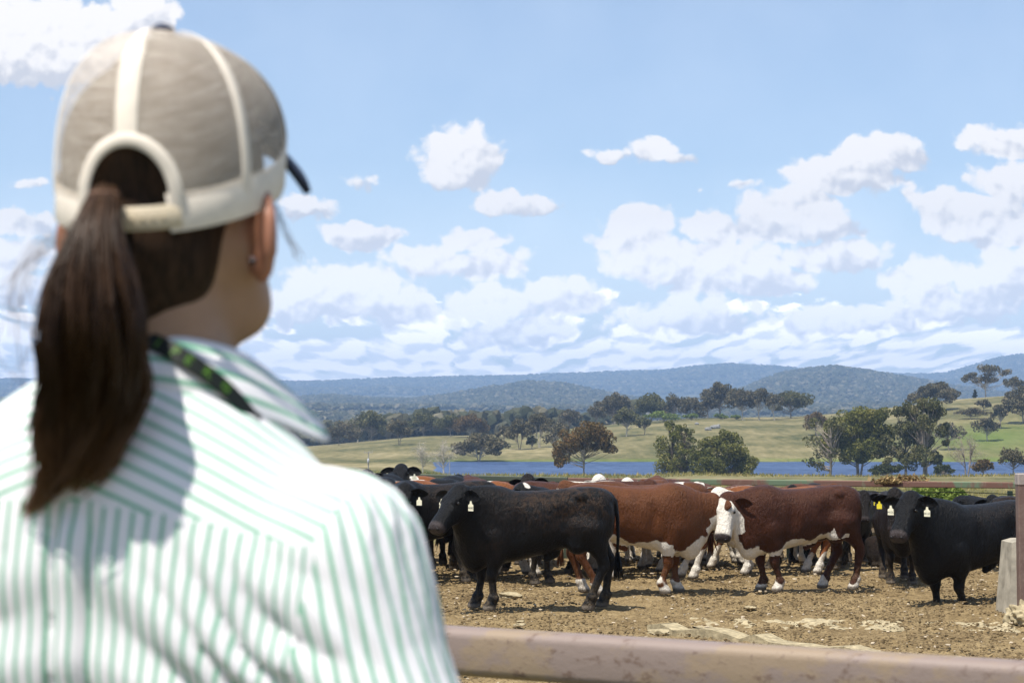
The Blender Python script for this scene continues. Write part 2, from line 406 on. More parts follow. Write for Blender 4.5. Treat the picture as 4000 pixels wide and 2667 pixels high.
az = np.concatenate([np.linspace(-math.pi, -R(21), 46)[:-1], np.linspace(-R(21), R(21), 1300), np.linspace(R(21), math.pi, 46)[1:]])
rd = np.concatenate([[.3, .8, 1.5, 2.5, 4, 5, 6, 7, 8, 9, 10, 11], np.geomspace(12, 33, 380), np.geomspace(33.2, 150, 60), np.geomspace(152, 430, 60), np.geomspace(431, 1000, 80), np.geomspace(1010, 6900, 190), [7200, 7700]])
A, Rr = np.meshgrid(az, rd); X = np.sin(A) * Rr; Y = np.cos(A) * Rr
Z = terrain(X, Y)
sm = soil_mask(X, Y) * (Y > 6)
fine = (fbm2(X / .22, Y / .22, 3, 41, .6) - .5) * .055 + (fbm2(X / .9, Y / .9, 2, 43) - .5) * .05 + np.maximum(fbm2(X / .09, Y / .09, 2, 44) - .55, 0) * .09
Z = Z + fine * sm * (Rr < 40)
Z = Z + (1 - sm) * (Rr > 30) * (Rr < 140) * (fbm2(X / .5, Y / .5, 2, 51) - .5) * .25
na, nr = len(az), len(rd)
i = np.arange(nr - 1)[:, None] * na; j = np.arange(na - 1)[None]
F = np.stack([i + j, i + j + 1, i + na + j + 1, i + na + j], -1).reshape(-1, 4)
# terrain material
m, t = material('land', .9, .15)
so_ = attr(t, 'soil'); fo_ = attr(t, 'forest'); lu_ = attr(t, 'lush')
geo = t.new('ShaderNodeNewGeometry'); pos = geo.outputs['Position']
nA = t.noise(pos, 1.1, 6, .65); nB = t.noise(pos, 9, 6, .7); nC = t.noise(pos, 42, 3, .6)
soilc = t.ramp(t.math('ADD', t.math('MULTIPLY', nB, .55), t.math('MULTIPLY', nA, .45)), [(.32, (.085, .058, .028)), (.44, (.215, .158, .080)), (.56, (.315, .240, .128)), (.72, (.43, .345, .205))])
crumb = t.mapr(nC, .54, .62)
soilc = t.mix(t.math('MULTIPLY', crumb, .75), soilc, (.06, .04, .022))
soilc = t.mix(t.mapr(t.noise(pos, 55, 2, .5), .70, .76), soilc, (.50, .40, .26))
gn = t.noise(t.mapping(pos, scale=(.02, .02, .02)), 1.0, 6, .62); gs = t.noise(t.mapping(pos, scale=(.35, .12, .35)), 1.0, 5, .7)
gn2 = t.math('ADD', t.math('MULTIPLY', gn, .6), t.math('MULTIPLY', gs, .4))
grass = t.ramp(gn2, [(.40, (.070, .078, .026)), (.47, (.135, .128, .052)), (.54, (.205, .182, .086)), (.63, (.31, .27, .150))])
grass = t.mix(t.mapr(t.noise(pos, .9, 4, .7), .55, .75, 0, .5), grass, (.28, .25, .14))
grass = t.mix(lu_, grass, t.mix(gs, (.07, .12, .02), (.15, .20, .04)))
fn = t.noise(t.mapping(pos, scale=(.02, .02, .03)), 1.0, 7, .68); fn2 = t.noise(t.mapping(pos, scale=(.0035,) * 3), 1., 4, .6)
forest = t.ramp(fn, [(.36, (.022, .026, .014)), (.5, (.055, .058, .032)), (.60, (.11, .105, .06)), (.74, (.26, .23, .15))])
forest = t.mix(t.mapr(fn2, .62, .70, 0, .8), forest, (.30, .27, .15))
base = t.mix(fo_, grass, forest); base = t.mix(so_, base, soilc); base = t.mix(1., base, (.89, .85, .79), 'MULTIPLY')
t.l.new(base, t.b.inputs['Base Color'])
hb = t.math('MULTIPLY', t.math('ADD', t.math('MULTIPLY', nB, .6), t.math('MULTIPLY', nC, .4)), so_)
hb = t.math('ADD', hb, t.math('MULTIPLY', t.math('MULTIPLY', t.noise(pos, 5, 4, .7), t.math('SUBTRACT', 1., so_)), .6))
bump(t, hb, 1.0, .05)
M_land = m
u_ = X / np.maximum(Y, 1)
fmask = sstep(900, 1300, Y)
lush = np.exp(-((u_ - PX(3870)) / .035) ** 2) * np.exp(-((Y - 470) / 32) ** 2) * .9 + .75 * np.exp(-((Y - 429) / 3.5) ** 2) + .5 * np.exp(-((Y - 282) / 9) ** 2)
o = mesh('ground', np.stack([X, Y, Z], -1).reshape(-1, 3), F, M_land, attrs={'soil': sm.ravel(), 'forest': fmask.ravel(), 'lush': np.clip(lush, 0, 1).ravel()})
tag(o, kind='structure', label='trampled tan pen earth running out to dry grass paddocks and hills')
# lake
m, t = material('lake_water', .12, .5)
gp = t.new('ShaderNodeNewGeometry').outputs['Position']
wn = t.noise(t.mapping(gp, scale=(.5, .16, 1)), 1, 5, .7); wn3 = t.noise(t.mapping(gp, scale=(.02, .05, 1)), 1, 4, .65)
t.l.new(t.mix(t.mapr(t.math('ADD', t.math('MULTIPLY', wn, .7), t.math('MULTIPLY', wn3, .3)), .40, .60), (.014, .032, .085), (.060, .100, .20)), t.b.inputs['Base Color'])  # reflected sky blue and ripple tones put into the base colour
t.b.inputs['Roughness'].default_value = .45; t.b.inputs['Specular IOR Level'].default_value = .16
bump(t, wn, 1, .6)
o = mesh('lake', [(-700, 262, LAKE), (900, 262, LAKE), (900, 460, LAKE), (-700, 460, LAKE)], [[0, 1, 2, 3]], m, smooth=False)
tag(o, kind='structure', label='rippled blue farm lake behind the cattle yard')
# wooded slopes: far crowns nobody could count
def ico():
    g = (1 + 5 ** .5) / 2; v = np.array([(-1, g, 0), (1, g, 0), (-1, -g, 0), (1, -g, 0), (0, -1, g), (0, 1, g), (0, -1, -g), (0, 1, -g), (g, 0, -1), (g, 0, 1), (-g, 0, -1), (-g, 0, 1)]) / math.hypot(1, g)
    f = np.array([(0, 11, 5), (0, 5, 1), (0, 1, 7), (0, 7, 10), (0, 10, 11), (1, 5, 9), (5, 11, 4), (11, 10, 2), (10, 7, 6), (7, 1, 8), (3, 9, 4), (3, 4, 2), (3, 2, 6), (3, 6, 8), (3, 8, 9), (4, 9, 5), (2, 4, 11), (6, 2, 10), (8, 6, 7), (9, 8, 1)])
    return v, f
ICO = ico()
def crowns(name, P3, S, mat, squash=.8, seed=1, attrs=True):
    v, f = ICO; n = len(P3); r = np.random.default_rng(seed)
    jit = 1 + r.uniform(-.35, .35, (n, 12, 1)); a = r.uniform(0, 6.28, n); c, s_ = np.cos(a), np.sin(a)
    q = v[None] * jit; q = np.stack([q[..., 0] * c[:, None] - q[..., 1] * s_[:, None], q[..., 0] * s_[:, None] + q[..., 1] * c[:, None], q[..., 2] * squash], -1)
    V = P3[:, None] + q * S[:, None, None]
    FF = (np.arange(n)[:, None, None] * 12 + f[None]).reshape(-1, 3)
    return mesh(name, V.reshape(-1, 3), FF, mat, smooth=False, attrs={'tone': np.repeat(r.uniform(0, 1, n), 12)})
m, t = material('wood_canopy', .9, .1)
t.l.new(t.ramp(attr(t, 'tone'), [(0, (.030, .034, .018)), (.5, (.055, .058, .032)), (.85, (.085, .078, .048)), (1, (.15, .135, .09))]), t.b.inputs['Base Color'])
M_wood = m
def scatter(n, d0, d1, u0, u1, seed, keep=None, pw=1.):
    r = np.random.default_rng(seed); D = (d0 ** pw + r.uniform(0, 1, n) * (d1 ** pw - d0 ** pw)) ** (1 / pw); uu = r.uniform(u0, u1, n)
    x, y = uu * D, D
    if keep is not None: k = keep(x, y, r); x, y = x[k], y[k]
    return x, y, r
U0, U1 = PX(-500), PX(4500)
xa, ya, ra = scatter(5200, 690, 960, PX(900), PX(2500), 33, lambda x, y, r: fbm2(x / 40, y / 40, 2, 70) > .48)
Sa = ra.uniform(1.8, 3.4, len(xa)); o = crowns('near_valley_woodland', np.stack([xa, ya, terrain(xa, ya) + ra.uniform(1.5, 8.5, len(xa))], -1), Sa, M_wood, 1.0, 15); tag(o, 'dark tree tops just behind the grassy hill on the left', 'woodland', kind='stuff')
x, y, r = scatter(30000, 950, 2350, U0, U1, 3, lambda x, y, r: (fbm2(x / 120, y / 120, 3, 77) + r.uniform(-.12, .12, len(x)) > .47), 1.6)
S = r.uniform(2., 4.6, len(x)); z = terrain(x, y) + S * .9
o = crowns('valley_woodland', np.stack([x, y, z], -1), S, M_wood, .85, 5); tag(o, 'dark scattered woodland filling the valley beyond the lake hill', 'woodland', kind='stuff')
x, y, r = scatter(60000, 2350, 4300, U0, U1, 4, lambda x, y, r: (fbm2(x / 300, y / 300, 3, 78) + r.uniform(-.2, .2, len(x)) > .38) & (y < 4200), 1.5)
S = r.uniform(2.5, 5.2, len(x)); z = terrain(x, y) + S * .5
o = crowns('hillside_forest', np.stack([x, y, z], -1), S, M_wood, .9, 6); tag(o, 'grey green eucalypt forest covering the middle hills', 'forest', kind='stuff')
x, y, r = scatter(42000, 4800, 6750, U0, U1, 8, lambda x, y, r: (fbm2(x / 600, y / 600, 3, 79) + r.uniform(-.2, .2, len(x)) > .36), 1.2)
S = r.uniform(5, 10, len(x)); z = terrain(x, y) + S * .4
o = crowns('range_forest', np.stack([x, y, z], -1), S, M_wood, .9, 7); tag(o, 'bluish forest covering the far mountain range', 'forest', kind='stuff')
# haze
hm = bpy.data.materials.new('haze_air'); hm.use_nodes = True; ht = NT(hm.node_tree); ht.n.clear()
ho = ht.new('ShaderNodeOutputMaterial'); pv = ht.new('ShaderNodeVolumePrincipled')
pv.inputs['Color'].default_value = (.44, .66, 1, 1); pv.inputs['Density'].default_value = 2.05e-4; pv.inputs['Anisotropy'].default_value = 0.0
ht.l.new(pv.outputs[0], ho.inputs['Volume'])
mb = MB(); mb.box((0, 0, 105), (16400, 16400, 470)); 
if not os.environ.get('NOHAZE'):
    hz_o = mb.build('haze', hm); tag(hz_o, 'thin blue haze over the valley and hills', 'haze', kind='stuff')
# ------------------------------------------------------------------ trees, each its own crown and trunk
def find_D(px, y, d0=427, d1=900):
    u0 = ray(px, y)[0]; D = np.linspace(d0, d1, 500); zz = terrain(u0 * D, D); yy = HOR - (zz - CAMZ) / D * FPX
    k = np.argmin(np.abs(yy[D < 645] - y)) if d1 > 645 else np.argmin(np.abs(yy - y)); return float(D[k])
def foliage_mat(name, cols, tr=.25):
    m, t = material(name, .75, .25); cols = [(p_, (c_[0] * 1.5, c_[1] * 1.42, c_[2] * 1.15)) for p_, c_ in cols]
    c = t.ramp(attr(t, 'tone'), cols); t.l.new(c, t.b.inputs['Base Color'])
    d = t.new('ShaderNodeBsdfTranslucent'); t.l.new(c, d.inputs[0]); mx = t.new('ShaderNodeMixShader'); mx.inputs[0].default_value = tr
    t.l.new(t.b.outputs[0], mx.inputs[1]); t.l.new(d.outputs[0], mx.inputs[2]); t.l.new(mx.outputs[0], t.n['Material Output'].inputs[0]); return m
M_leaf = {
 'gum': foliage_mat('gum_leaves', [(0, (.045, .052, .022)), (.5, (.075, .080, .036)), (.85, (.12, .115, .055)), (1, (.17, .15, .08))]),
 'grey': foliage_mat('grey_leaves', [(0, (.050, .050, .032)), (.5, (.080, .074, .048)), (.85, (.12, .105, .070)), (1, (.17, .14, .10))]),
 'red': foliage_mat('russet_leaves', [(0, (.050, .040, .015)), (.5, (.085, .060, .023)), (.85, (.125, .080, .030)), (1, (.18, .105, .045))]),
 'olive': foliage_mat('olive_leaves', [(0, (.048, .058, .014)), (.5, (.090, .098, .026)), (.85, (.14, .135, .04)), (1, (.18, .165, .06))]),
 'dark': foliage_mat('dark_leaves', [(0, (.020, .030, .012)), (.5, (.035, .045, .018)), (1, (.07, .075, .03))]),
 'green': foliage_mat('fresh_leaves', [(0, (.055, .085, .018)), (.5, (.095, .14, .03)), (1, (.17, .20, .055))])}
M_bark = simple('gum_bark', (.26, .215, .17), .85, .2, .35, 1.2)
M_barkp = simple('pale_bark', (.42, .375, .31), .85, .2, .3, 1.2)
M_barkd = simple('dark_bark', (.11, .085, .065), .85, .2, .35, 1.2)
def leaves(cent, spread, per, size, r, tone_c, droop=0.):
    n = len(cent); N = n * per
    p = np.repeat(cent, per, 0); g = r.normal(0, 1, (N, 3)); g /= np.maximum(np.linalg.norm(g, axis=1)[:, None], .7)
    p = p + g * np.repeat(spread, per, 0)
    a = r.normal(0, 1, (N, 3)); a /= np.linalg.norm(a, axis=1)[:, None]; b = r.normal(0, 1, (N, 3)); b[:, 2] -= droop; b -= (a * b).sum(1)[:, None] * a; b /= np.linalg.norm(b, axis=1)[:, None] + 1e-6
    s = size * r.uniform(.6, 1.4, (N, 1)); a = a * s * .55; b = b * s
    V = np.stack([p - b, p + a, p + b, p - a], 1).reshape(-1, 3)
    F = np.arange(N * 4).reshape(-1, 4); tone = np.clip(np.repeat(tone_c, per) + r.normal(0, .16, N), 0, 1)
    return V, F, np.repeat(tone, 4)
def make_tree(name, px, top, W, base=None, D=None, kind='gum', style='gum', bark=None, label='', group=None, stems=1, cb=.35, dens=1., lobes=None, seed=None, lean=0., bz=None, cat='tree', leafsize=None):
    r = np.random.default_rng(seed if seed is not None else int(px * 7 + top)); 
    if D is None: D = find_D(px, base)
    u0 = ray(px, top)[0]; x0 = u0 * D; zb = float(terrain(np.array([x0]), np.array([D]))[0]) - .1 if bz is None else bz
    ztop = CAMZ + (HOR - top) / FPX * D; H = ztop - zb; Wm = (1.12 if D < 350 else 1.28) * W / FPX * D
    cb = cb * .8
    root = tag(empty(name, (x0, D, zb)), label, cat, group)
    # crown lobes (relative: x -1..1, z 0..1 of the crown box, size)
    if lobes is None:
        lobes = []
        k = {'gum': 7, 'cas': 12, 'bush': 6, 'dead': 7, 'column': 6}[style]
        for q in range(k):
            if style == 'cas': zf = (q + .5) / k; xr = (1 - zf) ** .7 * .8 + .12; lobes.append((r.uniform(.3, 1) * xr * (-1) ** q * .85, zf, .34 * (1.15 - .6 * zf)))
            elif style == 'column': zf = (q + .5) / k; lobes.append((r.uniform(-.3, .3), zf, .5 * (1 - abs(zf - .4))))
            else:
                a_ = (q + r.uniform(-.3, .3)) / k * 2 - .85; lobes.append((a_ * .72, .42 + .34 * (1 - a_ * a_) + r.uniform(-.22, .16), r.uniform(.24, .38)))
        if style == 'gum': lobes += [(0.05, .8, .34), (-.15, .62, .3)]
    ch = H * (1 - cb); cents = []; sp = []
    for (lx, lz, ls) in lobes:
        c = np.array([lx * Wm / 2, r.uniform(-.5, .5) * Wm * .45 * (1 - abs(lx) * .5), H * cb + lz * ch * (1 - ls * .5) ])
        n = max(4, int(11 * ls / .3)); rr = np.array([ls * Wm / 2 * 1.15, ls * Wm / 2 * 1.1, ls * min(Wm / 2, ch * .62)])
        g = r.normal(0, 1, (n, 3)); g /= np.maximum(np.linalg.norm(g, axis=1)[:, None], 1e-3); g *= r.uniform(.45, 1.0, (n, 1))
        cents.append(c + g * rr); sp.append(np.tile(rr * .46, (n, 1)))
    cents = np.concatenate(cents); sp = np.concatenate(sp)
    cents[:, 2] = np.minimum(cents[:, 2], H - sp[:, 2] * .8); cents[:, 2] = np.maximum(cents[:, 2], sp[:, 2] * .5)
    # wood
    mb = MB(); tr = max(.09, H * .020) * (1.15 if stems == 1 else .8); stemp = []
    for s_ in range(stems):
        a_ = (s_ - (stems - 1) / 2) * (.5 if stems > 1 else 0) + r.uniform(-.08, .08) + lean
        top_ = np.array([a_ * Wm * .35, r.uniform(-.1, .1) * Wm, H * (.80 if style != 'bush' else .6)])
        k = 7; tt = np.linspace(0, 1, k)[:, None]; bow = np.array([r.uniform(-.05, .05) * H, r.uniform(-.04, .04) * H, 0])
        pts = np.array([a_ * .35, 0, -.2]) * (1 - tt) + top_ * tt + np.sin(tt * math.pi) * bow
        mb.tube(pts, tr * (1 - .82 * tt[:, 0]), 6, cap=False); stemp.append(pts)
    for ci, c in enumerate(cents):
        if r.uniform() > (.55 if style != 'dead' else .45): continue
        P_ = stemp[int(np.argmin([np.abs(s_[3, 0] - c[0]) for s_ in stemp]))]
        f = np.clip((c[2] / H) * (r.uniform(.3, .95) if style == 'dead' else r.uniform(.45, .72)), .2 if style == 'dead' else .12, .9) * 6 / .8; f = min(f, 5.9); i0 = int(f); b0 = P_[i0] * (1 - (f - i0)) + P_[min(i0 + 1, 6)] * (f - i0)
        if style == 'cas': b0 = P_[min(int(c[2] / H * 6), 6)] * np.array([1, 1, .95])
        mid = b0 * .45 + c * .55 + np.array([r.uniform(-.05, .05) * Wm, 0, -abs(c[0] - b0[0]) * .12]) + r.normal(0, .02 * H, 3)
        tt = np.linspace(0, 1, 6)[:, None]; pts = (1 - tt) ** 2 * b0 + 2 * tt * (1 - tt) * mid + tt ** 2 * c
        mb.tube(pts, tr * .38 * (1 - .8 * tt[:, 0]), 4, cap=False)
        if style in ('dead',) or dens < .6:
            for q in range(7 if style == 'dead' else 4):
                i_ = r.integers(2, 6); e = pts[i_] + r.normal(0, 1, 3) * np.array([.11, .11, .07]) * Wm + np.array([0, 0, .02 * H]); m_ = (pts[i_] + e) / 2 + r.normal(0, .015 * H, 3)
                mb.tube([pts[i_], m_, e], [tr * .13, tr * .09, tr * .03], 3, cap=False)
                if style == 'dead':
                    for q2 in range(2):
                        e2 = e + r.normal(0, 1, 3) * .05 * Wm; mb.tube([m_, e2], [tr * .07, tr * .02], 3, cap=False)
    mb.build('trunk', bark or M_bark, root)
    if style != 'dead':
        ls = leafsize or {'gum': .19, 'cas': .16, 'bush': .17, 'column': .22}[style] * (1 if D < 350 else 1.6)
        area = (sp[:, 0] * sp[:, 2]).mean(); per = int(np.clip(area / (ls * ls) * 6.5 * dens, 14, 300))
        tone = np.clip(r.normal(.5, .16, len(cents)), 0, 1)
        V, F, tn = leaves(cents, sp, per, ls, r, tone, 1.2 if style == 'gum' else 0)
        mesh('crown', V, F, M_leaf[kind], root, smooth=False, attrs={'tone': tn})
    return root
ND = 286
TR = [ # name, px, top, W, kwargs, label
 ('eucalyptus_tree', 2280, 1634, 215, dict(D=ND, kind='red', stems=2, cb=.30, lobes=[(-.78, .12, .27), (-.62, .42, .32), (-.3, .72, .36), (.05, .82, .36), (.35, .80, .34), (.62, .66, .32), (.82, .42, .24), (.1, .5, .3), (-.35, .45, .26), (.5, .38, .2)]), 'russet leaved gum tree with drooping crown alone in front of the lake'),
 ('casuarina_tree', 2627, 1622, 160, dict(D=ND + 2, kind='olive', style='cas', cb=.05, dens=.6, bark=M_barkd), 'tall feathery casuarina, leftmost of the three by the lake'),
 ('casuarina_tree', 2680, 1645, 140, dict(D=ND, kind='olive', style='cas', cb=.05, dens=.55, bark=M_barkd), 'thin feathery casuarina in the middle of the three by the lake'),
 ('casuarina_tree', 2822, 1662, 215, dict(D=ND - 2, kind='olive', style='bush', cb=.0, dens=1.0, bark=M_barkd, stems=2, lobes=[(-.7, .2, .3), (-.75, .5, .25), (-.45, .62, .3), (-.1, .8, .3), (.2, .85, .28), (.5, .66, .32), (.72, .4, .32), (.8, .12, .3), (.1, .5, .38), (-.3, .25, .36), (.4, .2, .38), (-.1, .1, .3)]), 'dense bushy casuarina, broadest of the three by the lake'),
 ('eucalyptus_tree', 3240, 1598, 165, dict(D=ND, kind='gum', stems=1, cb=.18, dens=.6, lobes=[(-.75, .55, .26), (-.6, .85, .2), (.0, .9, .26), (-.4, .3, .25), (-.85, .12, .2), (-.5, .05, .2), (.2, .6, .3), (.45, .8, .24), (.1, .3, .2)]), 'slender open gum at the left edge of the tall lakeside clump'),
 ('eucalyptus_tree', 3352, 1566, 235, dict(D=ND + 3, kind='olive', stems=3, cb=.24, dens=1.15, lobes=[(-.7, .35, .34), (-.62, .68, .34), (-.2, .85, .36), (.2, .88, .36), (.6, .80, .36), (.78, .5, .3), (.35, .5, .4), (-.2, .5, .4), (-.3, .18, .34), (.1, .22, .3), (.6, .28, .22)]), 'broad dense olive gum with leaning stems beside the lake'),
 ('eucalyptus_tree', 3535, 1545, 175, dict(D=ND + 1, kind='gum', stems=2, cb=.14, dens=1.0, lobes=[(-.8, .42, .26), (-.3, .9, .24), (.2, .85, .3), (-.2, .6, .36), (.3, .5, .36), (-.4, .25, .3), (.1, .15, .34), (.6, .3, .3), (-.7, .1, .2)]), 'dark upright gum beside the tallest lakeside tree, on its left'),
 ('eucalyptus_tree', 3610, 1512, 170, dict(D=ND - 3, kind='gum', stems=3, cb=.18, dens=1.1, lobes=[(-.3, .9, .36), (.2, .93, .36), (.6, .78, .32), (.75, .5, .28), (.1, .68, .4), (-.4, .55, .36), (.2, .35, .36), (-.2, .15, .36), (.5, .1, .26), (.8, .3, .16)]), 'tallest dark gum of the lakeside clump with several stems'),
 ('bare_tree', 3772, 1662, 165, dict(D=ND, style='dead', cb=.2, bark=M_bark, stems=2), 'leafless fine branched tree on the near shore, right of the tall clump'),
 ('shrub', 3462, 1800, 118, dict(D=ND - 8, kind='dark', style='bush', cb=0., dens=1.3), 'dark low conifer like shrub under the tall clump, left one'),
 ('shrub', 3688, 1805, 84, dict(D=ND - 8, kind='dark', style='bush', cb=0., dens=1.3), 'dark low shrub under the tall clump, right one'),
 ('young_tree', 3842, 1786, 80, dict(D=ND - 4, kind='red', cb=.3, dens=.35), 'small sparse reddish tree on the near shore'),
 ('young_tree', 3955, 1738, 105, dict(D=ND - 4, kind='grey', cb=.3, dens=.6), 'small grey tree on the near shore beside the steel post'),
 ('dead_tree', 1655, 1712, 105, dict(D=ND, style='dead', cb=.25, bark=M_barkp, lean=-.3), 'leaning dead tree with bare grey limbs, left one of the pair'),
 ('dead_tree', 1735, 1695, 110, dict(D=ND + 2, style='dead', cb=.25, bark=M_barkp), 'upright dead tree with pale bare limbs, right one of the pair'),
 # hillside and crest
 ('eucalyptus_tree', 1872, 1668, 150, dict(base=1803, kind='grey', stems=3, cb=.22, lobes=[(-.75, .28, .33), (-.4, .45, .36), (0, .75, .4), (-.1, .45, .4), (.4, .62, .36), (.78, .45, .34), (.6, .25, .28)], bark=M_barkp), 'wide dark gum with pale forked trunk just above the lake edge'),
 ('eucalyptus_tree', 1325, 1642, 140, dict(base=1738, kind='grey', style='bush', cb=.05, dens=1.2), 'low spreading dark gum next to the collar of the shirt'),
 ('eucalyptus_tree', 1450, 1587, 118, dict(base=1722, kind='gum', cb=.12), 'tall rounded gum left of the dead trees'),
 ('bare_tree', 1397, 1602, 46, dict(base=1724, style='dead', cb=.3, bark=M_barkp), 'thin bare tree between two round gums on the left'),
 ('eucalyptus_tree', 1560, 1632, 82, dict(base=1738, kind='grey', stems=2, cb=.30, bark=M_bark), 'small forked gum standing apart on the grass left of the dead trees'),
 ('eucalyptus_tree', 1655, 1606, 122, dict(base=1703, kind='gum', cb=.2, stems=2), 'flat topped gum directly above the leaning dead tree'),
 ('eucalyptus_tree', 1762, 1603, 92, dict(base=1706, kind='gum', cb=.15), 'narrow olive gum above the upright dead tree'),
 ('eucalyptus_tree', 1838, 1608, 118, dict(base=1708, kind='red', cb=.15), 'brown domed gum behind the wide forked gum'),
 ('eucalyptus_tree', 1970, 1655, 56, dict(base=1737, kind='grey', cb=.35), 'small grey gum between the forked gum and the middle grove'),
 ('eucalyptus_tree', 2030, 1620, 95, dict(base=1755, kind='grey', cb=.30, stems=2), 'dark gum at the left end of the middle grove'),
 ('eucalyptus_tree', 2108, 1605, 92, dict(base=1748, kind='grey', cb=.32, stems=2, bark=M_barkp), 'pale trunked gum in the middle grove'),
 ('shrub', 2077, 1692, 34, dict(base=1752, kind='gum', style='bush', cb=.1), 'small round shrub at the foot of the middle grove'),
 ('eucalyptus_tree', 2175, 1640, 96, dict(base=1775, kind='grey', cb=.30, dens=.35, bark=M_barkp), 'thin grey half bare tree behind the russet gum'),
 ('eucalyptus_tree', 2222, 1584, 78, dict(base=1668, kind='grey', cb=.1), 'grey domed gum on the skyline left of the russet gum top'),
 ('eucalyptus_tree', 2330, 1570, 66, dict(base=1664, kind='grey', cb=.15), 'small crest gum left of the high rounded one'),
 ('eucalyptus_tree', 2395, 1527, 118, dict(base=1656, kind='grey', cb=.12, dens=1.2), 'high rounded gum, first big tree on the crest from the left'),
 ('eucalyptus_tree', 2446, 1580, 84, dict(base=1704, kind='gum', cb=.38, bark=M_barkp), 'lollipop shaped gum with bare pale trunk on the slope'),
 ('eucalyptus_tree', 2517, 1622, 48, dict(base=1697, kind='gum', cb=.35), 'small young gum on the slope right of the lollipop gum'),
 ('eucalyptus_tree', 2545, 1519, 116, dict(base=1648, kind='gum', cb=.1, dens=1.2), 'olive umbrella crowned gum on the crest'),
 ('eucalyptus_tree', 2632, 1530, 78, dict(base=1642, kind='grey', cb=.25, dens=.7), 'ragged gum on the crest right of the umbrella crowned one'),
 ('eucalyptus_tree', 2697, 1540, 88, dict(base=1636, kind='grey', cb=.15, dens=1.1), 'round gum on the crest above the casuarinas'),
 ('shrub', 2590, 1603, 120, dict(base=1650, kind='green', style='bush', cb=0.), 'fresh green thicket below the umbrella crowned gum'),
 ('shrub', 2700, 1612, 60, dict(base=1642, kind='green', style='bush', cb=0.), 'fresh green bush below the round crest gum'),
 ('eucalyptus_tree', 2765, 1522, 70, dict(base=1634, kind='grey', cb=.2), 'lower gum leaning on the left of the tallest crest gum'),
 ('eucalyptus_tree', 2812, 1478, 120, dict(base=1633, kind='grey', cb=.18), 'tallest gum on the crest, with an open ragged top'),
 ('eucalyptus_tree', 2900, 1503, 104, dict(base=1640, kind='grey', cb=.25, bark=M_barkp), 'broad gum just right of the tallest crest gum'),
 ('eucalyptus_tree', 2965, 1507, 96, dict(base=1640, kind='grey', cb=.32, bark=M_barkp, stems=2), 'pale stemmed gum in the middle of the right crest row'),
 ('eucalyptus_tree', 3025, 1528, 66, dict(base=1641, kind='grey', cb=.42, bark=M_barkp, dens=.6), 'sparse gum with a bare pale trunk on the crest'),
 ('eucalyptus_tree', 3088, 1523, 132, dict(base=1634, kind='gum', cb=.22, dens=1.2), 'wide flat crowned gum at the right end of the crest row'),
 ('shrub', 2815, 1612, 44, dict(base=1637, kind='green', style='bush', cb=0.), 'green bush at the foot of the tallest crest gum'),
 ('shrub', 2875, 1616, 36, dict(base=1637, kind='green', style='bush', cb=0.), 'small green bush right of the other bush under the crest row'),
 ('eucalyptus_tree', 3185, 1598, 76, dict(base=1700, kind='red', cb=.15, dens=.5), 'brownish thin tree on the slope behind the lakeside clump'),
 ('eucalyptus_tree', 3652, 1480, 160, dict(base=1640, D=560, kind='grey', cb=.2, dens=1.3), 'brown domed gum rising above the tallest lakeside tree'),
 ('eucalyptus_tree', 3850, 1415, 145, dict(base=1552, kind='grey', cb=.38, dens=1.0, bark=M_barkp, lobes=[(-.82, .35, .22), (-.6, .52, .2), (-.15, .85, .28), (.1, .9, .26), (.35, .72, .28), (.75, .68, .24), (.85, .25, .16), (0, .45, .32), (.3, .3, .2), (-.35, .3, .2)]), 'lone spreading gum on the grassy ridge against the blue hills'),
 ('young_tree', 3806, 1520, 17, dict(base=1556, kind='dark', style='column', cb=0.05), 'tiny pointed tree beside the lone ridge gum'),
 ('eucalyptus_tree', 3962, 1462, 64, dict(base=1546, kind='grey', cb=.35, dens=.7, bark=M_barkp), 'pale open gum on the ridge at the right edge'),
 ('eucalyptus_tree', 3996, 1505, 150, dict(base=1715, D=500, kind='grey', cb=.1, dens=1.3), 'tall brown gum filling the right edge above the lake'),
 ('eucalyptus_tree', 3790, 1588, 112, dict(base=1690, D=520, kind='grey', cb=.2), 'rounded grey gum on the slope below the lone ridge gum'),
 ('eucalyptus_tree', 3842, 1556, 52, dict(base=1650, D=545, kind='grey', cb=.15), 'small dark gum directly under the lone ridge gum'),
 ('eucalyptus_tree', 3706, 1640, 92, dict(base=1786, D=445, kind='grey', cb=.25, dens=.5), 'thin grey gum on the far bank right of the tall clump'),
 ('eucalyptus_tree', 3856, 1622, 96, dict(base=1765, D=462, kind='grey', cb=.3, dens=.5, bark=M_barkp), 'sparse pale gum on the lush green far bank'),
 ('eucalyptus_tree', 3905, 1562, 56, dict(base=1720, D=490, kind='grey', cb=.2, dens=.6), 'narrow grey gum on the slope left of the right edge gum'),
]
GRP = 'gum trees on the hill behind the lake'
for (nm, px, tp, W, kw, lab) in TR:
    make_tree(nm, px, tp, W, label=lab, cat='shrub' if nm == 'shrub' else 'tree', **kw)
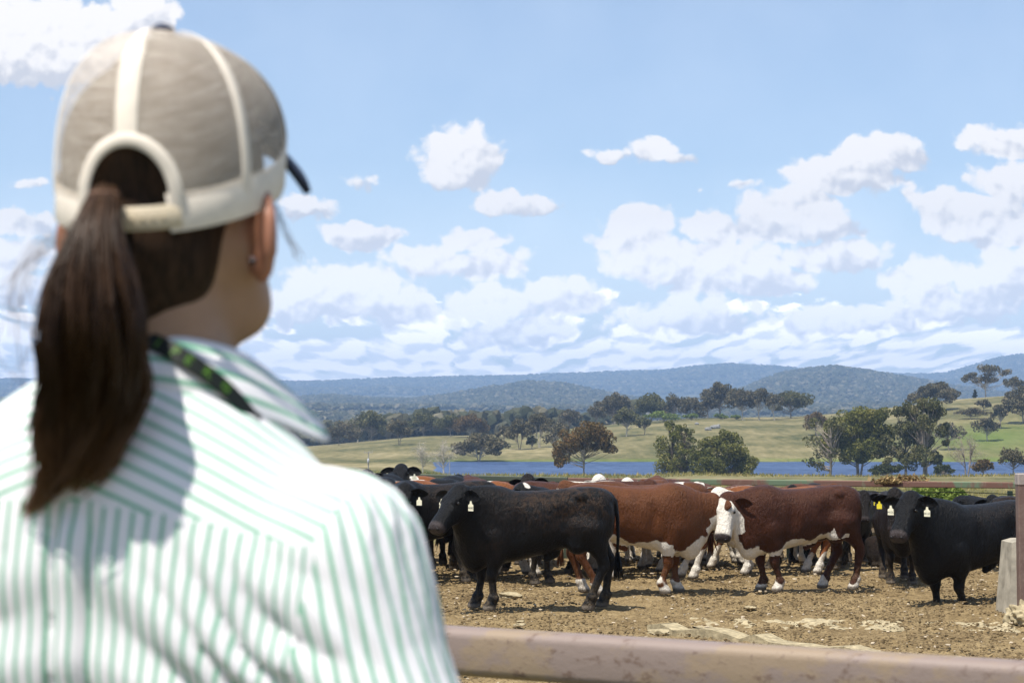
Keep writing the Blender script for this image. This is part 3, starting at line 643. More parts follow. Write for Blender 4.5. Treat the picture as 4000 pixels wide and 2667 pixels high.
# denser thickets of tree crowns along the valley behind the crest are part of the woodland (stuff)
# granite boulders on the slope
M_rock = simple('granite', (.21, .205, .19), .9, .2, .3, 1.5)
v0, f0 = ICO
def lump(name, c, s, mat, r, sub=2, rough_=.3, parent=None, smooth=False):
    V = v0.copy(); Fc = f0.copy()
    for _ in range(sub):
        e = {}; V_ = list(map(tuple, V)); nf = []
        def mid(a, b):
            k = (min(a, b), max(a, b))
            if k not in e: m_ = (np.array(V_[a]) + np.array(V_[b])) / 2; m_ /= np.linalg.norm(m_); e[k] = len(V_); V_.append(tuple(m_))
            return e[k]
        for a, b, c_ in Fc: ab, bc, ca = mid(a, b), mid(b, c_), mid(c_, a); nf += [(a, ab, ca), (ab, b, bc), (ca, bc, c_), (ab, bc, ca)]
        V = np.array(V_); Fc = np.array(nf)
    o3 = r.uniform(0, 50, 3); V = V * (1 + rough_ * (vn3(V * 1.6 + o3, 3)[:, None] - .5) * 2 + rough_ * .5 * (vn3(V * 4 + o3, 4)[:, None] - .5) * 2)
    return mesh(name, V * np.array(s), Fc, mat, parent, smooth, loc=c)
r_ = np.random.default_rng(5)
for i_, (px, py, s, lab) in enumerate([(2766, 1672, .75, 'pale granite boulder at the left of the outcrop'), (2783, 1666, .85, 'pale granite boulder in the middle of the outcrop'), (2800, 1664, 1.0, 'largest pale granite boulder on the right of the outcrop'), (2722, 1650, .6, 'flat pale boulder left of and above the outcrop')]):
    D = find_D(px, py + 8); x = ray(px, py)[0] * D; z = float(terrain(np.array([x]), np.array([D]))[0])
    o = lump('boulder', (x, D, z + s * .3), (s * 1.3, s, s * .85), M_rock, r_, 2); tag(o, lab, 'rock', 'granite boulders on the slope')
# ------------------------------------------------------------------ yard: soil crumbs, slab, rails, posts
def ground_pt(px, py):
    u0, w0 = ray(px, py); D = -CAMZ / w0; return np.array([u0 * D, D])
M_clod = simple('soil_clod', (.16, .115, .06), .95, .1, .5, 30)
M_peb = simple('pebble', (.46, .38, .27), .9, .1, .3, 20)
r_ = np.random.default_rng(11)
def scat_pen(n, s0, s1, name, mat, lab, cat, seed, pw=.9, clump=.0):
    r = np.random.default_rng(seed); D = 12.2 + (33 - 12.2) * r.uniform(0, 1, n) ** pw; u_ = r.uniform(PX(-500), PX(4500), n)
    x = u_ * D
    if clump: k = fbm2(x / .7, D / .9, 3, seed) > clump; x, D = x[k], D[k]
    S = s0 * (s1 / s0) ** (r.uniform(0, 1, len(x)) ** 2.2); z = S * .25 + .008
    v, f = ICO; m_ = len(x); q = v[None] * (1 + r.uniform(-.45, .45, (m_, 12, 1))); q = q * S[:, None, None] * np.stack([r.uniform(.7, 1.5, m_), r.uniform(.7, 1.4, m_), r.uniform(.45, .8, m_)], -1)[:, None]
    V = np.stack([x, D, z], -1)[:, None] + q
    o = mesh(name, V.reshape(-1, 3), (np.arange(m_)[:, None, None] * 12 + f[None]).reshape(-1, 3), mat, smooth=False); tag(o, lab, cat, kind='stuff')
scat_pen(70000, .005, .020, 'soil_crumbs', M_clod, 'dark crumbs of dung and earth over the pen floor', 'soil crumbs', 21, .8, .43)
scat_pen(4000, .006, .022, 'pebbles', M_peb, 'pale pebbles and straw bits in the pen soil', 'pebbles', 22, .8)
M_conc = simple('weathered_concrete', (.37, .33, .255), .9, .2, .38, 5, bmp=.01)
M_lime = simple('pale_limestone', (.34, .28, .17), .92, .2, .4, 16, bmp=.02)
# broken pale concrete showing through the soil
a = ground_pt(2690, 2423); b = ground_pt(4080, 2442); N1, N2 = 300, 26
tt = np.linspace(0, 1, N1)[:, None]; vv = np.linspace(-1, 1, N2)[None]
x = a[0] + (b[0] - a[0]) * tt + 0 * vv; y = a[1] + (b[1] - a[1]) * tt + vv * .42 + (fbm2(tt * 14, tt * 0, 2, 61) - .5) * .25
h_ = .040 * (1 - np.abs(vv) ** 2.5) * (1.0 * np.clip((fbm2(tt * 11, 0 * tt + 3, 3, 62) - .52) * 5.0 + .75 * (tt > .62), -.8, .8)) + (fbm2(x / .12, y / .12, 3, 63) - .5) * .09 - .03
idx = np.arange(N1 * N2).reshape(N1, N2); Fq = np.stack([idx[:-1, :-1], idx[1:, :-1], idx[1:, 1:], idx[:-1, 1:]], -1).reshape(-1, 4)
o = mesh('footing', np.stack([x + 0 * h_, y + 0 * h_, h_], -1).reshape(-1, 3), Fq, M_lime); tag(o, 'line of broken pale footing showing through the pen soil', 'footing', kind='structure')
a = ground_pt(2560, 2457); b = ground_pt(4150, 2655)
mb = MB(); n = 26; pts = [np.array([*(a + (b - a) * i / n), .004 + .03 * math.sin(i * 1.7 + .5 * i * i)]) for i in range(n + 1)]
for p_, q_ in zip(pts[:-1], pts[1:]): mb.beam(p_, q_ + (q_ - p_) * .02, .22, .10)
o = mb.build('kerb', M_lime); tag(o, 'low pale concrete kerb strip just beyond the near rail', 'kerb', kind='structure')
r_ = np.random.default_rng(3)
for (px, py, s, lab) in [(1990, 2322 + 8, .14, 'flat pale stone on the soil below the belly of the front black steer'), (2033, 2428, .045, 'small pale stone near the shirt sleeve'), (2030, 2442, .06, 'larger pale stone just below the small one near the shirt sleeve'), (2930, 2375, .07, 'flat pale stone alone on the soil right of centre'), (2575, 2475, .12, 'chunk of broken concrete at the left end of the kerb')]:
    g = ground_pt(px, py); o = lump('stone', (g[0], g[1], s * .12), (s, s * .7, s * .3), M_lime, r_, 2); tag(o, lab, 'stone')
# near rail
def weathered(name, c1, c2, c3, sc1=6., rough=.6, ax=(1, 1, 1)):
    m, t = material(name, rough, .4); p_ = t.mapping(t.obj, scale=ax); n1_ = t.noise(p_, sc1, 6, .65); n2_ = t.noise(p_, sc1 * 7, 5, .7)
    c = t.mix(t.mapr(n1_, .50, .56), c1, c2); c = t.mix(t.mapr(n2_, .56, .66, 0, .8), c, c3); t.l.new(c, t.b.inputs['Base Color']); bump(t, n2_, .4, .004); return m
M_rail = weathered('faded_rail_paint', (.235, .178, .150), (.265, .195, .130), (.135, .085, .062), 5.0, .6, (.5, 1, 1))
M_far = weathered('peeling_rail_paint', (.15, .075, .052), (.12, .165, .095), (.20, .13, .09), 1.6, .7, (1, 1, .4))
M_green = weathered('dark_green_steel', (.060, .075, .050), (.075, .085, .055), (.11, .085, .055), 3.0)
M_lgreen = weathered('green_steel', (.10, .15, .10), (.12, .16, .10), (.15, .11, .08), 3.0)
zr = CAMZ - (2440 - HOR) / FPX * 4.0
root = tag(empty('near_rail_fence', (1.2, 3.2, .62)), 'blurred faded pink brown steel rail crossing the lower right corner', 'fence')
pa = np.array([PX(1780) * 4.0, 4.0]); pb = np.array([PX(4000) * 3.40, 3.40]); d_ = (pb - pa) / np.linalg.norm(pb - pa)
P0 = pa - d_ * 3.0; P1 = pb + d_ * 2.6
def rail_prof(w, h, c=.25, n=4):
    pts = []
    for (sx_, sz_) in ((1, 1), (-1, 1), (-1, -1), (1, -1)):
        r0 = min(w, h) * c; a0 = math.atan2(sz_, sx_)
        for k in range(n + 1):
            a_ = a0 - math.pi / 4 + k / n * math.pi / 2; pts.append((sx_ * (w / 2 - r0) + r0 * math.cos(a_), sz_ * (h / 2 - r0) + r0 * math.sin(a_)))
    return np.array(pts)
def rail(name, A_, B_, w, h, mat, parent, c=.25, seg=40, sag=0.):
    A_ = np.array(A_, float); B_ = np.array(B_, float); d = (B_ - A_) / np.linalg.norm(B_ - A_); sd = np.cross(d, (0, 0, 1.)); sd /= np.linalg.norm(sd); up = np.cross(sd, d)
    pr = rail_prof(w, h, c); k = len(pr); tt = np.linspace(0, 1, seg + 1)[:, None, None]
    V = (A_ + (B_ - A_) * tt + (pr[None, :, 0:1] * sd + pr[None, :, 1:2] * up)); V[..., 2] -= sag * 4 * (tt * (1 - tt))[..., 0]
    V = V.reshape(-1, 3); i = np.arange(seg)[:, None] * k; j = np.arange(k)[None]; j2 = (j + 1) % k
    F = np.stack([i + j, i + k + j, i + k + j2, i + j2], -1).reshape(-1, 4)
    org = np.array(parent.location) if parent else np.zeros(3)
    capA = np.arange(k)[None]; capB = (seg * k + np.arange(k))[None, ::-1]
    return mesh(name, V - org, [F, capA, capB], mat, parent, smooth=(c > .2))
rail('top_rail', (*P0, zr - .052), (*P1, zr - .052), .080, .104, M_rail, root, .27)
rail('middle_rail', (*P0, .62 + .42), (*P1, .62 + .42), .05, .05, M_rail, root)
for s_ in (0.05, .98):
    q = P0 + (P1 - P0) * s_; mb = MB(); mb.box((q[0] - 1.2, q[1] + .07 - 3.2, .42), (.09, .09, .9), bev=.01); mb.build('post', M_rail, root)
# far fence
def zat(py, D): return CAMZ - (py - HOR) / FPX * D
DL, DR = 29.6, 26.0
fl = np.array([PX(1250) * 31.6, 31.6]); fm = np.array([PX(2222) * 29.4, 29.4]); fr = np.array([PX(4250) * 25.9, 25.9])
ztop = zat(1868, 29.4)
root = tag(empty('far_rail_fence', (fm[0] + 3, fm[1], 0)), 'long brown rail with peeling green paint on green posts behind the herd', 'fence')
rail('top_rail', (*fl, ztop - .045 + .0), (*fr, ztop - .045 + .03), .09, .092, M_far, root, .15, 80)
mb = MB(); dd = fr - fl; org = np.array([*root.location]); org0 = org
for k in range(7):   # slack stay wire under the rail, caught up at each tie
    aa = fl + dd * k / 7; bb = fl + dd * (k + 1) / 7; tt = np.linspace(0, 1, 9)[:, None]
    pp = np.concatenate([aa + (bb - aa) * tt, ztop - .125 - .02 * np.sin(tt * math.pi)], 1) - org; mb.tube(pp, .006, 4)
mb.build('wire', M_green, root)
for z_ in (.80, .42):
    mb = MB(); mb.tube([np.array([*fl, z_]) - org0, np.array([*fr, z_]) - org0], .006, 4); mb.build('wire', M_green, root)
def on_line(px, A_, B_):
    u0 = PX(px); t_ = (u0 * A_[1] - A_[0]) / ((B_[0] - A_[0]) - u0 * (B_[1] - A_[1])); return A_ + (B_ - A_) * t_
for px, w_ in ((1500, .07), (1905, .07), (2240, .09), (2610, .07), (2683, .05), (3028, .075), (3076, .04), (3482, .06), (3945, .07)):
    q = on_line(px, fl, fr); mb = MB(); mb.box((q[0] - org[0], q[1] - org[1] + .075, .53), (w_, .06, 1.12), bev=.006); mb.build('post', M_lgreen, root)
# dark green gate frame in front of it on the left
g0 = np.array([PX(1330) * 28.6, 28.6]); g1 = np.array([PX(2216) * 27.9, 27.9]); zg0 = zat(1843, 28.6); zg1 = zat(1862, 27.9)
root = tag(empty('yard_gate', (g1[0] - 1.8, g1[1], 0)), 'dark green steel yard gate frame between the left herd and the lake', 'gate'); org = np.array([*root.location])
rail('top_rail', (*g0, zg0 - .045), (*g1, zg1 - .045), .08, .085, M_green, root, .15, 20)
rail('bottom_rail', (*g0, .35), (*g1, .35), .06, .06, M_green, root, .15, 4)
for px, w_ in ((1908, .085), (2212, .09)):
    q = on_line(px, g0, g1); mb = MB(); mb.box((q[0] - org[0], q[1] - org[1] + .004, .57), (w_, .07, 1.14), bev=.006); mb.build('post', M_green, root)
q = on_line(2185, g0, g1) - org[:2]; mb = MB(); hp = []
for k in range(9): a_ = math.pi - k / 8 * math.pi / 2; hp.append((q[0] - .02 + .10 * math.cos(a_), q[1] + .35, 1.03 + .10 * math.sin(a_)))
mb.tube([(q[0] - .12, q[1] + .35, .3)] + hp + [(q[0] + .14, q[1] + .35, 1.13)], .017, 6); mb.build('latch_hoop', M_lgreen, root)
# weedy heap and dung heap, straw on the rail
def heap(name, c, s, n, kindm, base_mat, lab, cat, ls, seed, droop=0):
    r = np.random.default_rng(seed); root = tag(empty(name, (*c, float(terrain(np.array([c[0]]), np.array([c[1]]))[0]))), lab, cat)
    o = lump('mound', (0, 0, 0), (s[0] * .9, s[1] * .9, s[2] * .88), base_mat, r, 3, .12, root, True)
    a_ = r.uniform(0, 2 * math.pi, n); e_ = np.arccos(r.uniform(0, 1, n)); p_ = np.stack([np.cos(a_) * np.sin(e_) * s[0], np.sin(a_) * np.sin(e_) * s[1], np.cos(e_) * s[2]], -1) * (.92 + .14 * r.uniform(0, 1, (n, 1)))
    V, F, tn = leaves(p_, np.full((n, 3), .06), 9, ls, r, np.clip(r.normal(.5, .2, n), 0, 1)); mesh('weeds', V, F, kindm, root, smooth=False, attrs={'tone': tn}); return root
c = np.array([PX(3655) * 38.5, 38.5]); heap('weed_heap', c, (.85, .9, .80), 2600, M_leaf['green'], simple('heap_earth', (.13, .14, .05), .95, .1, .4, 4), 'weedy green heap behind the far rail above the black steer on the right', 'heap', .055, 4)
M_dung = simple('dung', (.15, .115, .075), .95, .1, .5, 7, bmp=.05)
o = lump('dung_heap', (PX(3415) * 33.5, 33.5, -.05), (.42, .5, .52), M_dung, np.random.default_rng(8), 4, .7); tag(o, 'dry dung and straw heap between two dark cattle at the right', 'heap')
rr = np.random.default_rng(9); q = on_line(3510, fl, fr); n = 420
cen = np.stack([q[0] + rr.normal(0, .16, n), q[1] + rr.normal(0, .03, n), ztop + .0 + np.abs(rr.normal(0, .035, n)) * 1.0], -1)
V, F, tn = leaves(cen, np.full((n, 3), .012), 3, .035, rr, rr.uniform(0, 1, n)); o = mesh('straw_clump', V, F, foliage_mat('dry_straw', [(0, (.10, .07, .04)), (.6, (.22, .16, .09)), (1, (.36, .28, .16))]), smooth=False, attrs={'tone': tn}); tag(o, 'dry brown straw clump caught on top of the far rail', 'straw')
# tall dry grass beyond the pen (uncountable)
def grass_tufts(n, d0, d1, h0, h1, seed, u0, u1):
    r = np.random.default_rng(seed); D = d0 * (d1 / d0) ** r.uniform(0, 1, n); u_ = r.uniform(u0, u1, n); x = u_ * D; z = terrain(x, D); h = r.uniform(h0, h1, n) * (.6 + .8 * fbm2(x / 3, D / 3, 2, 3)); w_ = h * .035 * (D / 40)
    a_ = r.uniform(0, math.pi, n); lx = r.normal(0, .45, n) * h; dx = np.cos(a_) * w_; dy = np.sin(a_) * w_
    V = np.stack([np.stack([x - dx, D - dy, z], -1), np.stack([x + dx, D + dy, z], -1), np.stack([x + lx, D + lx * .4, z + h], -1)], 1).reshape(-1, 3)
    return V, np.arange(n * 3).reshape(-1, 3), np.repeat(r.uniform(0, 1, n), 3)
V, F, tn = grass_tufts(90000, 33.2, 130, .07, .24, 5, PX(-600), PX(4600))
V2, F2, tn2 = grass_tufts(9000, 266, 290, .2, .6, 6, PX(-600), PX(4600))
o = mesh('tall_grass', np.concatenate([V, V2]), np.concatenate([F, F2 + len(V)]), foliage_mat('grass_blades', [(0, (.13, .13, .035)), (.5, (.22, .20, .075)), (1, (.34, .28, .13))], .45), smooth=False, attrs={'tone': np.concatenate([tn, tn2])}); tag(o, 'pale yellow green tall grass between the far rail and the lake', 'grass', kind='stuff')
# right side: steel post, trough wall
M_post = weathered('brown_steel', (.15, .095, .075), (.17, .115, .09), (.22, .16, .13), 5.0, .55)
Dp = 18.6; xp = PX(3966) * Dp + .06; zt = zat(1850, Dp)
root = tag(empty('steel_post', (xp, Dp, 0)), 'brown square steel post with a pale capped top at the right edge', 'post')
mb = MB(); mb.box((0, 0, zt / 2), (.12, .12, zt), bev=.01); mb.build('shaft', M_post, root)
mb = MB(); mb.box((0, 0, zt - .055), (.132, .132, .125), bev=.012); mb.build('cap', simple('post_cap', (.30, .255, .225), .5, .4, .2, 20), root)
r_ = np.random.default_rng(31); lump('footing', (.0, -.08, .06), (.17, .16, .16), M_lime, r_, 4, .5, root)
D0 = 19.4; x0 = PX(3945) * D0; xb = PX(3922) * D0; zt2 = zat(2117, D0)
V = [(xb, D0 - .08, -.1), (x0, D0, zt2), (x0 + .1, D0, zt2 + .03), (x0 + 3, D0 + .0, zt2 + .03), (x0 + 3, D0 - .08, -.1),
     (xb, D0 + .5, -.1), (x0, D0 + .42, zt2), (x0 + .1, D0 + .42, zt2 + .03), (x0 + 3, D0 + .42, zt2 + .03), (x0 + 3, D0 + .5, -.1)]
Fw = [[0, 4, 3, 2], [0, 2, 1, 1], [5, 7, 8, 9], [5, 6, 7, 7], [0, 1, 6, 5], [1, 2, 7, 6], [2, 3, 8, 7], [3, 4, 9, 8]]
bmV = np.array(V); F4_ = np.array([f for f in Fw if len(set(f)) == 4]); F3_ = np.array([f[:3] for f in Fw if len(set(f)) == 3])
o = mesh('feed_trough', bmV, [F4_, F3_], M_conc, smooth=False); tag(o, 'pale concrete trough wall behind the brown steel post', 'trough')
# power poles far behind
M_pole = simple('grey_pole', (.35, .33, .30), .8, .2, .2, 3)
Dq = 300; x = PX(1440) * Dq; zb = float(terrain(np.array([x]), np.array([float(Dq)]))[0]); zt = zat(1762, Dq)
root = tag(empty('power_pole', (x, Dq, zb)), 'small power pole with crossarm and white transformer on the left slope', 'power pole')
mb = MB(); mb.tube([(0, 0, -.3), (0, 0, zt - zb)], [.11, .07], 8); mb.build('pole', M_pole, root)
mb = MB(); mb.box((0, -.08, zt - zb - .2), (1.5, .1, .1)); [mb.tube([(q, -.08, zt - zb - .15), (q, -.08, zt - zb + .12)], .04, 6) for q in (-.65, .65, .25)]; mb.build('crossarm', M_pole, root)
mb = MB(); mb.tube([(0, -.25, zt - zb - 2.0), (0, -.25, zt - zb - 1.85), (0, -.25, zt - zb - 1.35), (0, -.25, zt - zb - 1.2)], [.10, .18, .18, .08], 10); mb.build('transformer', simple('white_enamel', (.45, .45, .47), .4, .5, .05, 2), root, True)
x = PX(1757) * 287; zb = float(terrain(np.array([x]), np.array([287.]))[0]); zt = zat(1795, 287)
mb = MB(); mb.tube([(0, 0, -.2), (0, 0, zt - zb)], [.06, .05], 6); mb.box((0, 0, zt - zb), (.3, .08, .06)); o = mb.build('marker_pole', M_pole, loc=(x, 287, zb)); tag(o, 'thin pole at the water edge beside the upright dead tree', 'pole')
# ------------------------------------------------------------------ cattle
def coat(name, base, tan, white=(.74, .68, .58), rough=.42, sheen=.0):
    m, t = material(name, rough, .17)
    wa, ta, ha, ma, du = [attr(t, k) for k in ('white', 'tan', 'hoof', 'muzzle', 'dust')]
    fur = t.noise(t.mapping(t.obj, scale=(70, 70, 22)), 1, 4, .65); big = t.noise(t.obj, 4.5, 5, .6); mid = t.noise(t.obj, 16, 4, .6, .8)
    c = t.mix(t.mapr(big, .35, .68), [q * .78 for q in base], [min(1, q * 1.25) for q in base])
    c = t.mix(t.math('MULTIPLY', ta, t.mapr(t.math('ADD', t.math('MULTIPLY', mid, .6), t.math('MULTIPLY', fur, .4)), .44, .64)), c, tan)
    c = t.mix(t.mapr(fur, .35, .65, 0, .28), c, [q * .45 for q in base])
    wcol = t.mix(t.mapr(mid, .35, .7), white, [q * .80 for q in white])
    wm = t.mapr(t.math('ADD', wa, t.math('MULTIPLY', t.math('SUBTRACT', t.noise(t.obj, 14, 4, .6), .5), .55)), -.05, .05)
    c = t.mix(wm, c, wcol)
    c = t.mix(t.math('MULTIPLY', du, t.mapr(t.noise(t.obj, 22, 4, .7), .42, .62, 0, .75)), c, (.20, .145, .085))
    c = t.mix(ma, c, (.045, .035, .033)); c = t.mix(ha, c, t.mix(mid, (.09, .075, .06), (.20, .165, .125)))
    t.l.new(c, t.b.inputs['Base Color'])
    t.b.inputs['Sheen Weight'].default_value = sheen; t.b.inputs['Sheen Roughness'].default_value = .5
    t.l.new(t.mapr(fur, .3, .7, rough + .12, rough - .08), t.b.inputs['Roughness'])
    fur2 = t.noise(t.mapping(t.obj, scale=(45, 45, 9), rot=(0, .5, 0)), 1, 3, .6); bump(t, t.math('ADD', t.math('ADD', t.math('MULTIPLY', fur, .5), t.math('MULTIPLY', fur2, .6)), t.math('MULTIPLY', mid, .38)), 1., .03); return m
COATS = {
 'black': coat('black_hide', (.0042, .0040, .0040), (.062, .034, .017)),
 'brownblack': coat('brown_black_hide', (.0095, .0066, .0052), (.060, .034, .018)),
 'red': coat('red_hide', (.100, .034, .011), (.155, .058, .018)),
 'orange': coat('orange_hide', (.21, .070, .020), (.26, .098, .03)),
 'darkred': coat('dark_red_hide', (.054, .018, .0085), (.098, .035, .014))}
M_eye = simple('eye_dark', (.01, .008, .006), .12, .6, .1)
M_nost = simple('nostril_dark', (.012, .009, .008), .6, .3, .1)
def tag_mat(n, c): return simple(n, c, .5, .4, .06, 30)
M_tagw = tag_mat('tag_cream', (.80, .76, .56)); M_tagy = tag_mat('tag_yellow', (.85, .70, .04)); M_ink = simple('tag_ink', (.03, .03, .03), .6)
TORSO = smooth_st([(-.87, 1.12, .95, .02), (-.84, 1.225, .80, .12), (-.77, 1.29, .74, .205), (-.62, 1.315, .71, .245), (-.45, 1.315, .685, .25), (-.22, 1.29, .625, .275), (.02, 1.275, .565, .30), (.24, 1.278, .515, .30), (.42, 1.30, .485, .268), (.56, 1.29, .465, .232), (.68, 1.22, .46, .19), (.78, 1.08, .52, .13), (.86, .93, .66, .03)], 4)
HEAD = smooth_st([(-.11, .015, -.06, .02), (-.07, .055, -.12, .08), (.0, .075, -.17, .115), (.07, .075, -.21, .132), (.15, .065, -.225, .136), (.24, .050, -.205, .115), (.34, .030, -.178, .099), (.42, .018, -.168, .102), (.49, .006, -.164, .104), (.54, -.014, -.148, .094), (.566, -.045, -.12, .06)], 3)
HEAD[:, 0] *= np.where(HEAD[:, 0] > .07, .93, 1.); HEAD[:, 0] = np.maximum.accumulate(HEAD[:, 0])
def make_cow(label, px, D, th, kind='black', pattern='none', s=1., z=0., poll=None, haz=None, hp=55, dpoll=0., legs=(0, 0, 0, 0), lift=(0, 0, 0, 0), h=.022, tags=(), tan=.0, lying=False, tail=True, seed=0, back=None, number=None, name='cow', wl=.25, gx=None, face=True):
    r = np.random.default_rng(int(px) + seed)
    if back is not None: s = (CAMZ - (back - HOR) / FPX * D - z) / 1.30
    th = R(th); X0 = PX(px) * D; root = tag(empty(name, (X0, D, z), th), label, 'cow', 'cattle standing in the pen')
    root.scale = (s, s, s); ct, st_ = math.cos(th), math.sin(th)
    def w2l(P_): d = (np.array(P_) - np.array([X0, D, z])) / s; return np.array([ct * d[0] + st_ * d[1], -st_ * d[0] + ct * d[1], d[2]])
    if poll is not None: O = w2l(at(poll[0], poll[1], D + dpoll)); O[2] -= .115
    else: O = np.array([1.12, .0, 1.22])
    if lying: pass
    nb = np.array([.56, 0, 1.02]); dn = O - nb; L = np.linalg.norm(dn)
    if L > .72: O = nb + dn * .72 / L
    elif L < .42: O = nb + dn * .42 / L
    az = R(haz) - th if haz is not None else 0.; pt = R(hp)
    U = np.array([math.cos(az) * math.cos(pt), math.sin(az) * math.cos(pt), -math.sin(pt)]); S = np.array([-math.sin(az), math.cos(az), 0.]); Vv = np.cross(U, S)
    low = .47 if lying else 0.
    LEG = []
    for q, (fx, fy, hind) in enumerate([(.46, .15, 0), (.46, -.15, 0), (-.62, .16, 1), (-.62, -.16, 1)]):
        dx, lf = legs[q], lift[q]; fxx = fx + dx
        LEG.append((fxx, fy, hind, dx, lf))
    
    def sdf(p):
        pp = p + np.array([0, 0, low])
        d = loft(pp, 0, TORSO, 2.35)
        # belly and flank shaping
        for sy in (-1, 1):
            d = smin(d, ellip(pp, (.47, sy * .165, .92), (.20, .105, .34)), .07)
            d = smin(d, ellip(pp, (-.60, sy * .150, .97), (.215, .12, .31)), .07)
            d = smin(d, ellip(pp, (-.48, sy * .215, 1.215), (.055, .045, .045)), .05)
            d = smin(d, ellip(pp, (-.80, sy * .10, 1.17), (.05, .04, .05)), .04)
            d = smax(d, -ellip(pp, (-.30, sy * .40, 1.00), (.13, .14, .17)), .09)
            d = smax(d, -ellip(pp, (.20, sy * .43, .92), (.07, .14, .25)), .08)
        if not lying:
            for (fx, fy, hind, dx, lf) in LEG:
                sg = 1 if fy > 0 else -1
                if not hind:
                    kx = .475 + dx * .62 + (.05 if lf else 0); kz = .375 + lf * .5
                    d = smin(d, cone(p, (.45, fy * 1.1, .78), (.43 + dx * .35, fy * 1.08, .58), .125, .093), .06)
                    d = smin(d, cone(p, (.43 + dx * .35, fy * 1.08, .60), (kx, fy, kz + .03), .090, .055), .04)
                    lg = smin(ellip(p, (kx + .008, fy, kz), (.058, .055, .070)), cone(p, (kx, fy, kz - .02), (fx, fy, .15 + lf), .043, .039), .02)
                    lg = smin(lg, ellip(p, (fx, fy, .135 + lf), (.064, .062, .055)), .02)
                    ft = cone(p, (fx + .005, fy, .12 + lf), (fx + .035, fy, .055 + lf), .052, .058)
                    ft = smin(ft, cone(p, (fx + .03, fy, .06 + lf), (fx + .045, fy, .028 + lf), .066, .072), .01)
                else:
                    hx = -.74 + dx * .55; hz_ = .48 + lf * .4
                    d = smin(d, cone(p, (-.48, fy * 1.0, .86), (-.44 + dx * .2, fy * 1.12, .70), .15, .10), .08)
                    d = smin(d, cone(p, (-.60, fy * 1.0, .85), (hx + .02, fy, hz_ + .07), .155, .066), .06)
                    lg = smin(ellip(p, (hx, fy, hz_), (.066, .050, .085)), cone(p, (hx + .01, fy, hz_ - .03), (fx - .0, fy, .16 + lf), .050, .041), .025)
                    lg = smin(lg, ellip(p, (fx, fy, .14 + lf), (.066, .062, .055)), .02)
                    ft = cone(p, (fx + .005, fy, .12 + lf), (fx + .035, fy, .055 + lf), .054, .058)
                    ft = smin(ft, cone(p, (fx + .03, fy, .06 + lf), (fx + .045, fy, .028 + lf), .066, .070), .01)
                ft = smax(ft, -(p[:, 2] - .002 - lf * .8), .01)
                d = smin(d, smin(lg, ft, .02), .035)
        else:
            for sy in (-1, 1):
                d = smin(d, cone(p, (.45, sy * .2, .28), (.62, sy * .24, .10), .12, .08), .06); d = smin(d, cone(p, (.62, sy * .24, .09), (.38, sy * .2, .07), .065, .05), .04)
                d = smin(d, ellip(p, (-.5, sy * .22, .30), (.30, .13, .26)), .07); d = smin(d, cone(p, (-.35, sy * .32, .10), (-.70, sy * .30, .07), .075, .05), .05)
        O_ = O - np.array([0, 0, low]) if lying else O
        y1 = p * np.array([1, 1.12, 1])
        def cn(a, b, ra, rb): a, b = np.array(a) * [1, 1.12, 1], np.array(b) * [1, 1.12, 1]; return cone(y1, a, b, ra, rb)
        bz = -low
        nk = cn((.42, 0, 1.13 + bz), O_ - U * .01 - Vv * .03, .175, .11)
        nk = smin(nk, cn((.60, 0, .90 + bz), O_ + U * .06 - Vv * .08, .215, .125), .12)
        nk = smin(nk, cn((.66, 0, .66 + bz), O_ + U * .17 - Vv * .14, .15, .07), .12)
        wr_ = .0045 * np.sin(p[:, 0] * 95 + p[:, 2] * 22 + 2 * np.sin(p[:, 2] * 14)) * np.clip(1 - np.abs(p[:, 0] - .72) * 4, 0, 1)
        d = smin(d, nk + wr_, .10)
        d = smin(d, cone(p, (.62, 0, .58 + bz), (.66, 0, .50 + bz), .13, .09), .08)
        q = (p - O_) @ np.stack([U, S, Vv], 1)
        hd = loft(q, 0, HEAD, 2.55)
        hd = smin(hd, ellip(q, (.13, .085, .035), (.055, .035, .03)), .03); hd = smin(hd, ellip(q, (.13, -.085, .035), (.055, .035, .03)), .03)
        hd = smin(hd, ellip(q, (-.045, 0, .035), (.06, .075, .055)), .04)
        d = smin(d, hd, .045)
        if pattern != 'none' or not lying: d = smin(d, cone(p, (-.22, 0, .60 + bz), (-.12, 0, .535 + bz), .05, .035), .06)
        return d
    Oe = O - np.array([0, 0, low]) if lying else O
    lo = np.minimum([-.98, -.42, -.02], Oe + np.minimum(U * .58, 0) - .22); hi = np.maximum([.98, .42, 1.38 - low], Oe + np.maximum(U * .58, 0) + .22); lo[2] = -.02
    V, F = surf_net(sdf, lo, hi, h)
    q = (V - Oe) @ np.stack([U, S, Vv], 1); hmask = np.clip((.15 - np.maximum(np.abs(q[:, 1]) - .12, np.maximum(q[:, 2] - .1, -q[:, 2] - .26))) * 8, 0, 1) * (q[:, 0] > -.12)
    zz = V[:, 2] + low; x_, y_ = V[:, 0], V[:, 1]
    bot = np.interp(x_, TORSO[:, 0], TORSO[:, 2]); w_ = np.full(len(V), -1.)
    if pattern in ('hereford', 'poll', 'patch', 'stripe'):
        nf = (vn3(V * 7 + r.uniform(0, 30, 3), 3) - .5)
        fc_ = (q[:, 0] - .015) * 9 - np.clip(np.abs(q[:, 1]) - .07, 0, 1) * 9 * (q[:, 0] < .17) ; fc_ = np.where((hmask > .5) & (q[:, 2] > -.24), fc_ + nf * .5, -1)
        belly = (bot + .085 + .05 * np.sin(x_ * 9) - zz) * 7 + nf; belly = np.where((zz > bot - .035) & (x_ < .62) & (x_ > -.60) & (np.abs(y_) < .27), belly, -1)
        legz = (wl - V[:, 2]) * 6 + nf * 1.3
